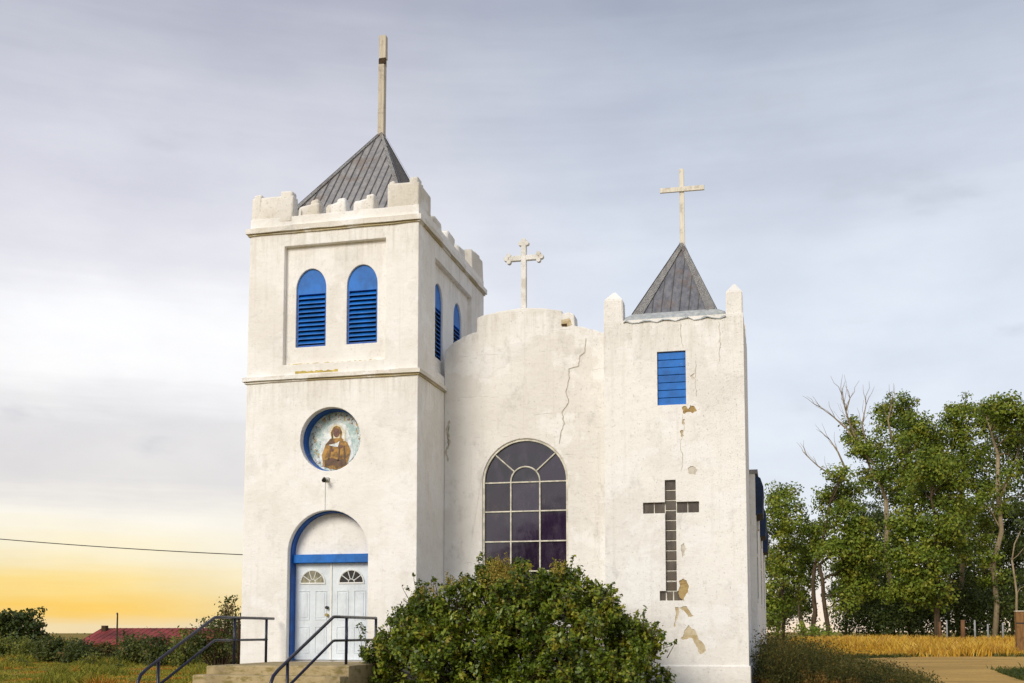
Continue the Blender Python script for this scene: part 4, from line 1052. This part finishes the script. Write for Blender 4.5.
# tall shrubs at the corner of the bell tower
GS = 'wild shrubs along the left field'
shrub('tall dark shrub with thin sprigs behind the left handrail against the tower', 222, 0, 29, [(225, 630, 15, 20), (208, 640, 16, 18), (230, 612, 9, 14), (195, 645, 12, 14), (238, 640, 12, 20), (215, 655, 20, 12), (232, 660, 14, 10)], LEAF['shrub'], .08, 1.7, .13, group=GS, sprigs=30, rdepth=.7)
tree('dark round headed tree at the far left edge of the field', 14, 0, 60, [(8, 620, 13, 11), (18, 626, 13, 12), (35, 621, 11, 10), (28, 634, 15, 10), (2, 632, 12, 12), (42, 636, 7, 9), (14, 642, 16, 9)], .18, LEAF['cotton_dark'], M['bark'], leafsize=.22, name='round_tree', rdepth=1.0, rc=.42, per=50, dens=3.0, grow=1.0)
lefts = [
 ('low grey green shrub under the dark round tree', 20, 50, [(10, 648, 14, 8), (28, 650, 14, 9), (-6, 650, 12, 10), (16, 658, 20, 6)], 'olive'),
 ('rounded shrub between the dark tree and the red roof', 55, 48, [(50, 648, 11, 9), (62, 651, 12, 8), (46, 656, 12, 7), (64, 659, 10, 5)], 'shrub'),
 ('dark dense shrub at the left end of the red roof', 77, 46, [(75, 650, 9, 7), (85, 652, 9, 8), (72, 657, 10, 6), (88, 659, 9, 5)], 'shrub'),
 ('reddish brown shrub below the middle of the red roof', 105, 47, [(100, 652, 9, 7), (110, 653, 8, 8), (104, 659, 11, 5)], 'weed'),
 ('bushy dark shrub just right of the thin pole', 133, 45, [(128, 643, 7, 8), (138, 645, 8, 8), (132, 653, 12, 9), (124, 658, 9, 6), (142, 658, 9, 6)], 'shrub'),
 ('dark shrub under the right half of the red roof', 158, 43, [(152, 648, 8, 9), (163, 645, 9, 8), (170, 652, 10, 9), (156, 658, 12, 7)], 'shrub'),
 ('small shrub with feathery top under the sloping handrail', 184, 40, [(180, 649, 8, 10), (190, 652, 9, 10), (186, 642, 6, 8), (184, 660, 12, 6)], 'olive'),
]
for lab, x, Y, bl, mm in lefts:
    shrub(lab, x, 0, Y, [(x_, y_, a_*1.1, b_*1.1) for x_, y_, a_, b_ in bl], LEAF[mm], .13, 2.4, .2, group=GS, sprigs=8, rdepth=.6, per=30)
for lab, x, Y, bl in (('small pale yellow green tuft in the dry field near the dark shrubs', 90, 40, [(88, 659, 9, 5), (97, 655, 5, 5)]), ('little green hummock of weeds left in the dry field', 14, 40, [(8, 664, 14, 5), (22, 664, 10, 4)]), ('dark green tuft in the dry grass before the handrail', 117, 36, [(116, 666, 7, 5)])):
    shrub(lab, x, 0, Y, bl, LEAF['olive'], .10, .7, .13, name='grass_tuft', cat='tuft', rdepth=.3)
# right side shrubs
shrub('bright green mound of brush at the foot of the leaning trunks', 808, 0, 70, [(800, 630, 12, 6), (815, 631, 14, 6), (830, 634, 12, 4)], LEAF['cotton'], .2, .8, .26, group='brush under the cottonwoods', rdepth=1)
for lab, x, yy, bl in (
 ('dark brush hiding the trunks left of the bright crowned cottonwood', 855, 84, [(845, 622, 12, 14), (860, 616, 14, 18), (872, 626, 12, 12)]),
 ('tall dark thicket under the bright crowned cottonwood', 888, 83, [(880, 612, 14, 20), (895, 606, 14, 22), (905, 622, 14, 14), (888, 628, 16, 10)]),
 ('dark brush behind the thin brown fence post', 925, 84, [(915, 610, 14, 20), (930, 600, 14, 24), (940, 622, 14, 14), (922, 628, 14, 10)]),
 ('dark thicket between the rusty post and the pale posts', 965, 86, [(955, 606, 14, 22), (970, 598, 14, 24), (980, 620, 14, 16), (962, 628, 14, 10)]),
 ('dark brush behind the pale slim posts', 998, 84, [(990, 612, 12, 18), (1003, 604, 12, 22), (1000, 626, 16, 12)]),
 ('dark brush behind the wooden gate post', 1030, 84, [(1022, 606, 14, 22), (1036, 600, 14, 24), (1030, 626, 14, 12)])):
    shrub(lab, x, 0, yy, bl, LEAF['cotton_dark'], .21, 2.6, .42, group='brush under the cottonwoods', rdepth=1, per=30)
for lab, x, y in (('small green weed clump at the left of the golden grass', 838, 645), ('grey green weed clump among the golden grass', 857, 646), ('small weed clump nearer the dirt road edge', 866, 648)):
    shrub(lab, x, 0, 56, [(x, y-1, 5, 3.2)], LEAF['olive'], .1, .9, .13, name='weed_clump', cat='weed', rdepth=.2)
# tree across the road behind the photographer, mirrored in the arched window
t = thing('roadside_tree', (-16.5, -27, 0), 'bushy tree mirrored darkly in the lower panes of the arched window', 'tree')
b = bmesh.new(); Ps = []
for c, rx_, rz_ in (((-15.6, -27, 6.4), 2.2, 1.9), ((-12.6, -27, 5.9), 2.2, 1.7), ((-18, -27, 4.6), 2.0, 2.0), ((-10.6, -27.5, 4.6), 2.0, 1.8), ((-14.5, -26.5, 4.2), 3.4, 2.0), ((-15.5, -26.5, 2.2), 5.2, 2.0)):
    plant_branch(b, (-16.5, -27, -.1), c, .2, .06, .03, 6, 4, .05)
    c = (c[0], c[1], c[2]*1.22); Ps.append(clumps(c, (rx_, rx_*.7, rz_), 130, (.4, .4, .3), 24)[0])
link_bm('trunk', b, M['bark'], t, True)
link_mesh('crown', np_mesh('crown', leaf_verts(np.concatenate(Ps), .3, .62, .1), 4), LEAF['cotton_dark'], t)

# grasses
def scatter(n, fx, fy):
    X = fx(n); Y = fy(n, X); return np.stack([X, Y, gz(X, Y)], 1)
# golden dry grass along the road and under the trees
n = 80000
Y = 43.5+rng.uniform(0, 1, n)**1.2*42; X = rng.uniform(-1.2, 27, n)+(Y-43)*.06
k = (X > -.3+.02*Y+.5*np.sin(Y)); X, Y = X[k], Y[k]
P = np.stack([X, Y, gz(X, Y)], 1)
hh = .30*(1-.45*sm(50, 75, Y))*(.35+1.15*sm(.3, .7, .5+.5*np.sin(X*.9+.4*Y)*np.sin(Y*.35+X*.2)))
tag(link_mesh('dry_grass', np_mesh('dry_grass', blade_verts(P, hh, .05, .5), 4), LEAF['straw']), 'tall golden dry grass between the dirt road and the cottonwoods', 'dry grass', kind='stuff')
# meadow on the left
n = 60000
Y = 25+rng.uniform(0, 1, n)**1.3*30; X = -9.5-Y*.20-rng.uniform(0, 1, n)*26
k = X < -11.8; X, Y = X[k], Y[k]
P = np.stack([X, Y, gz(X, Y)], 1)
hh = .15*(.35+2.0*sm(.45, .95, .5+.5*np.sin(X*.9+Y*.2)*np.sin(Y*.6+X*.4)))
tag(link_mesh('meadow_grass', np_mesh('meadow_grass', blade_verts(P, hh, .05, .45), 4), LEAF['meadow']), 'yellow green meadow grass left of the church', 'grass', kind='stuff')
# weeds on the right of the church
n = 8000
X = -.35+rng.uniform(0, 1, n)**1.15*3.5; Y = rng.uniform(23.4, 29, n)
top = 1.62-.36*np.clip(X, 0, 9)+.14*np.sin(X*5.1+Y)*np.cos(Y*2.3)
k = (X > -.3) | (Y < 23.15); X, Y, top = X[k], Y[k], top[k]
z0 = gz(X, Y); H = np.clip(top-z0, .15, 1.65)*rng.uniform(.65, 1.1, len(X))
P = np.stack([X, Y, z0], 1)
st_v = blade_verts(P, H*.72, .013, .20)
LP = []
tips = st_v.reshape(-1, 8, 3)[:, 7]
for q in range(17):
    t_ = rng.uniform(.25, 1.0, len(P))[:, None]; LP.append(P*(1-t_)+tips*t_+rng.normal(size=P.shape)*.10)
lv = leaf_verts(np.concatenate(LP), .058, .42, -.2)
tag(link_mesh('tall_weeds', np_mesh('tall_weeds', np.concatenate([st_v, lv]), 4), LEAF['weed']), 'dark tangled weeds growing at the right foot of the church', 'weeds', kind='stuff')
# short grass: yard verge by the road, at the foot of the walls
n = 9000
X = 6.3+np.abs(rng.normal(size=n))*3; Y = 33.5+rng.normal(size=n)*1.1+(X-5)*.15
P1 = np.stack([X, Y, gz(X, Y)], 1)
n = 7000
X = rng.uniform(1, 27, n); Y = 43.2+.8*np.sin(X*.2)+.35*np.sin(X*1.3)+rng.normal(size=n)*.25
P1 = np.concatenate([P1, np.stack([X, Y, gz(X, Y)], 1)])
n = 14000
X = rng.uniform(-14, .6, n); Y = rng.uniform(14, 23.1, n); k = ~((X > -11.2) & (X < -7.5) & (Y > 17)); X, Y = X[k], Y[k]
P2_ = np.stack([X, Y, gz(X, Y)], 1)
tag(link_mesh('short_grass', np_mesh('short_grass', blade_verts(np.concatenate([P1, P2_]), .13, .04, .5), 4), LEAF['shrub']), 'short green grass at the road edge and church foot', 'grass', kind='stuff')

# ------------------------------------------------------------------ fence posts
GP = 'fence posts under the cottonwoods'
def post(x, yt, Y, w, m, label, name='fence_post', lean=0.):
    p = at(x, 632, Y); z0 = float(gz(p.x, p.y)); h = at(x, yt, Y).z-z0
    b = bmesh.new(); tube(b, [(p.x, p.y, z0-.1), (p.x+lean*.5, p.y, z0+h*.5), (p.x+lean, p.y, z0+h)], [w, w*.95, w*.85], 7)
    o = link_bm(name, b, m, None, True); tag(o, label, 'fence post', GP)
post(963, 620, 66, .13, M['post_rust'], 'rusty brown fence post, thickest of the row in the dry grass')
post(940, 622, 68, .08, M['post_rust'], 'thin brown fence post left of the thick rusty one')
post(975, 620, 69, .06, M['post_pale'], 'pale slim post just right of the thick rusty one')
post(988, 624, 70, .06, M['post_pale'], 'grey slim post midway between rusty post and gate post')
post(1003, 623, 68, .06, M['post_pale'], 'pale slim post nearest the wooden gate post')
post(947, 620, 72, .05, M['post_pale'], 'pale slim post against the dark brush left of the rusty post')
# gate post: square timber with a cap board and iron strap
p = at(1020.5, 632, 47); z0 = float(gz(p.x, p.y))
gp = thing('gate_post', (p.x, p.y, z0), 'square wooden gate post beside the dirt road at the right edge', 'gate post')
b = bmesh.new(); box(b, p.x-.17, p.x+.17, p.y-.17, p.y+.17, z0-.1, z0+1.62, bev=.02, jit=.012); link_bm('timber', b, M['post_wood'], gp)
b = bmesh.new(); box(b, p.x-.19, p.x+.19, p.y-.19, p.y+.19, z0+1.622, z0+1.67, bev=.01, jit=.006); link_bm('cap', b, M['grey_wood'], gp)
b = bmesh.new(); box(b, p.x-.176, p.x+.176, p.y-.176, p.y+.176, z0+1.15, z0+1.20); link_bm('strap', b, M['black'], gp)

# ------------------------------------------------------------------ red roofed barn far left, pole, power line
Yb = 96
pa, pb = at(78, 637, Yb), at(212, 626, Yb)
bx0, bx1 = pa.x, pb.x; gb = float(gz((bx0+bx1)/2, Yb+3))
barn = thing('barn', ((bx0+bx1)/2, Yb+4, gb), 'long low building with red metal roof beyond the left shrubs', 'barn')
zE = at(140, 644, Yb).z; zR = at(150, 629, Yb+4).z
b = bmesh.new(); box(b, bx0+.3, bx1+3, Yb+.4, Yb+8, gb-.3, zE-.02); wl = link_bm('barn_wall', b, M['barn'], barn)
b = bmesh.new(); prism(b, [(Yb-.1, zE-.1), (Yb-.1, zE+.03), (Yb+4.2, zR+.1), (Yb+8.5, zE+.03), (Yb+8.5, zE-.1)], bx0-.2, bx1+3.4, 'x')
rf = link_bm('roof', b, M['red_roof'], barn)
b = bmesh.new()
for i in range(26):
    x = bx0-.1+i*(bx1+3.4-bx0)/26; tube(b, [(x, Yb-.1, zE+.04), (x, Yb+4.2, zR+.12)], .018, 4)
link_bm('roof_ribs', b, M['red_roof'], rf)
b = bmesh.new(); box(b, bx0+.4, bx0+.9, Yb+3.2, Yb+3.7, zE+.2, zR+.35, bev=.02); link_bm('chimney', b, M['dark_wood'], barn)
for x in (bx0+3, bx0+6, bx0+9):
    b = bmesh.new(); box(b, x, x+1, Yb+.37, Yb+.45, zE-1.3, zE-.5); link_bm('window', b, M['dark_glass'], wl)
p = at(117, 632, 60); z0 = float(gz(p.x, p.y)); zt = at(117, 614, 60).z
pole = thing('pole', (p.x, p.y, z0), 'thin dark pole standing before the red roof', 'pole')
b = bmesh.new(); tube(b, [(p.x, p.y, z0-.1), (p.x, p.y, zt)], [.07, .045], 7); link_bm('shaft', b, M['dark_wood'], pole)
b = bmesh.new(); tube(b, [(p.x-.02, p.y, zt-.02), (p.x-.02, p.y, zt+.09)], [.075, .03], 7); link_bm('pole_cap', b, M['black'], pole)
# power line from beyond the left edge to the nave
a, c = at(-260, 510, 34), at(300, 557, 34); b = bmesh.new(); pts = []
for i in range(41):
    t = i/40; v = a.lerp(c, t); v.z -= .26*4*t*(1-t); pts.append(v)
end = Vector((NX0+.02, 34.0, pts[-1].z-.05))
tube(b, pts+[end], .016, 5)
tag(link_bm('power_line', b, M['wire'], None, True), 'single dark overhead wire reaching the church from the left', 'power line')

# ------------------------------------------------------------------ world and sun
w = bpy.data.worlds.new('World'); sc.world = w; w.use_nodes = True
nt = w.node_tree; nt.nodes.clear(); k = NT(nt)
SUN_EL, SUN_AZ = R(28), R(198)            # azimuth clockwise from +Y: behind the camera, to its left
sky = k.n('ShaderNodeTexSky', sky_type='NISHITA'); sky.sun_disc = False; sky.sun_elevation = SUN_EL; sky.sun_rotation = SUN_AZ
sky.air_density = 1.2; sky.dust_density = 2.0
gen = k.n('ShaderNodeTexCoord').outputs['Generated']
sep = k.n('ShaderNodeSeparateXYZ', inp={0: gen}); z = sep.outputs[2]
az = R(42)                                # glow of the evening sky, left of north
flat = k.n('ShaderNodeVectorMath', operation='NORMALIZE', inp={0: k.n('ShaderNodeCombineXYZ', inp={0: sep.outputs[0], 1: sep.outputs[1]}).outputs[0]}).outputs[0]
dt = k.n('ShaderNodeVectorMath', operation='DOT_PRODUCT', inp={0: flat, 1: (-sin(az), cos(az), 0)}).outputs['Value']
cl = k.mapping(gen, (1, 1, 3.2))
n1 = k.noise(cl, 1.6, 6, .55); n2 = k.noise(k.mapping(gen, (1, 1, 2.2), (4, 1, 2)), 4.5, 5, .55)
amp = k.maprange(z, .05, .30, .025, .10)
band = k.noise(k.mapping(gen, (1.0, 1.0, 15), (3, 5, 0)), 2.6, 6, .6)
zz = k.math('ADD', k.math('ADD', z, k.math('MULTIPLY', k.math('SUBTRACT', n1, .5), amp)), k.math('MULTIPLY', k.math('SUBTRACT', band, .5), k.maprange(z, .02, .14, .05, .075)))
hi = [(.10, (.775, .735, .65)), (.128, (.63, .605, .59)), (.18, (.64, .62, .615)), (.222, (.79, .78, .77)), (.27, (.77, .765, .77)), (.32, (.66, .652, .683)), (.41, (.555, .56, .61)), (.51, (.37, .38, .445)), (1, (.38, .42, .52))]
gold = k.ramp(zz, [(0, (.72, .58, .34)), (.018, (.79, .50, .10)), (.04, (.77, .58, .22)), (.065, (.77, .68, .46))]+hi)
pale_ = k.ramp(zz, [(0, (.74, .62, .42)), (.02, (.78, .60, .27)), (.045, (.77, .66, .42)), (.07, (.77, .71, .57))]+hi)
warm = k.mix(k.maprange(dt, .962, .994), pale_, gold)
cool = k.ramp(zz, [(0, (.86, .66, .46)), (.04, (.74, .68, .63)), (.10, (.64, .675, .72)), (.24, (.62, .662, .725)), (.33, (.59, .63, .692)), (.42, (.465, .503, .572)), (.51, (.32, .355, .425)), (1, (.36, .40, .50))])
f = k.maprange(dt, .80, .975)
col = k.mix(f, cool, warm)
n2 = k.math('ADD', k.math('MULTIPLY', n2, .65), k.math('MULTIPLY', k.noise(k.mapping(gen, (1, 1, 2.0), (1, 9, 2)), 1.9, 7, .6), .35))
shade = k.maprange(n2, .36, .66, 1.05, .90)
col = k.mix(1.0, col, k.n('ShaderNodeCombineColor', inp={0: shade, 1: shade, 2: k.maprange(n2, .36, .70, 1.05, .92)}).outputs[0], 'MULTIPLY')
# small grey scud here and there
scud = k.maprange(k.noise(k.mapping(gen, (1, 1, 2.6), (7, 3, 5)), 7.5, 5, .5), .63, .76)
col = k.mix(k.math('MULTIPLY', scud, .38), col, (.40, .41, .465))
bg1 = k.n('ShaderNodeBackground', inp={0: sky.outputs[0], 1: .10}); bg2 = k.n('ShaderNodeBackground', inp={0: col, 1: 1.0})
mx = k.n('ShaderNodeMixShader', inp={0: .92, 1: bg1.outputs[0], 2: bg2.outputs[0]})
nt.links.new(mx.outputs[0], k.n('ShaderNodeOutputWorld').inputs[0])

sd = bpy.data.lights.new('sun', 'SUN'); sd.energy = 2.0; sd.angle = R(24); sd.color = (1, .93, .83)
so = bpy.data.objects.new('sun', sd); C.objects.link(so)
d = Vector((sin(SUN_AZ)*cos(SUN_EL), cos(SUN_AZ)*cos(SUN_EL), sin(SUN_EL)))
so.rotation_euler = (-d).to_track_quat('-Z', 'Y').to_euler(); so.location = d*60

sc.view_settings.view_transform = 'Standard'; sc.view_settings.look = 'None'; sc.view_settings.exposure = 0.38; sc.view_settings.gamma = 1
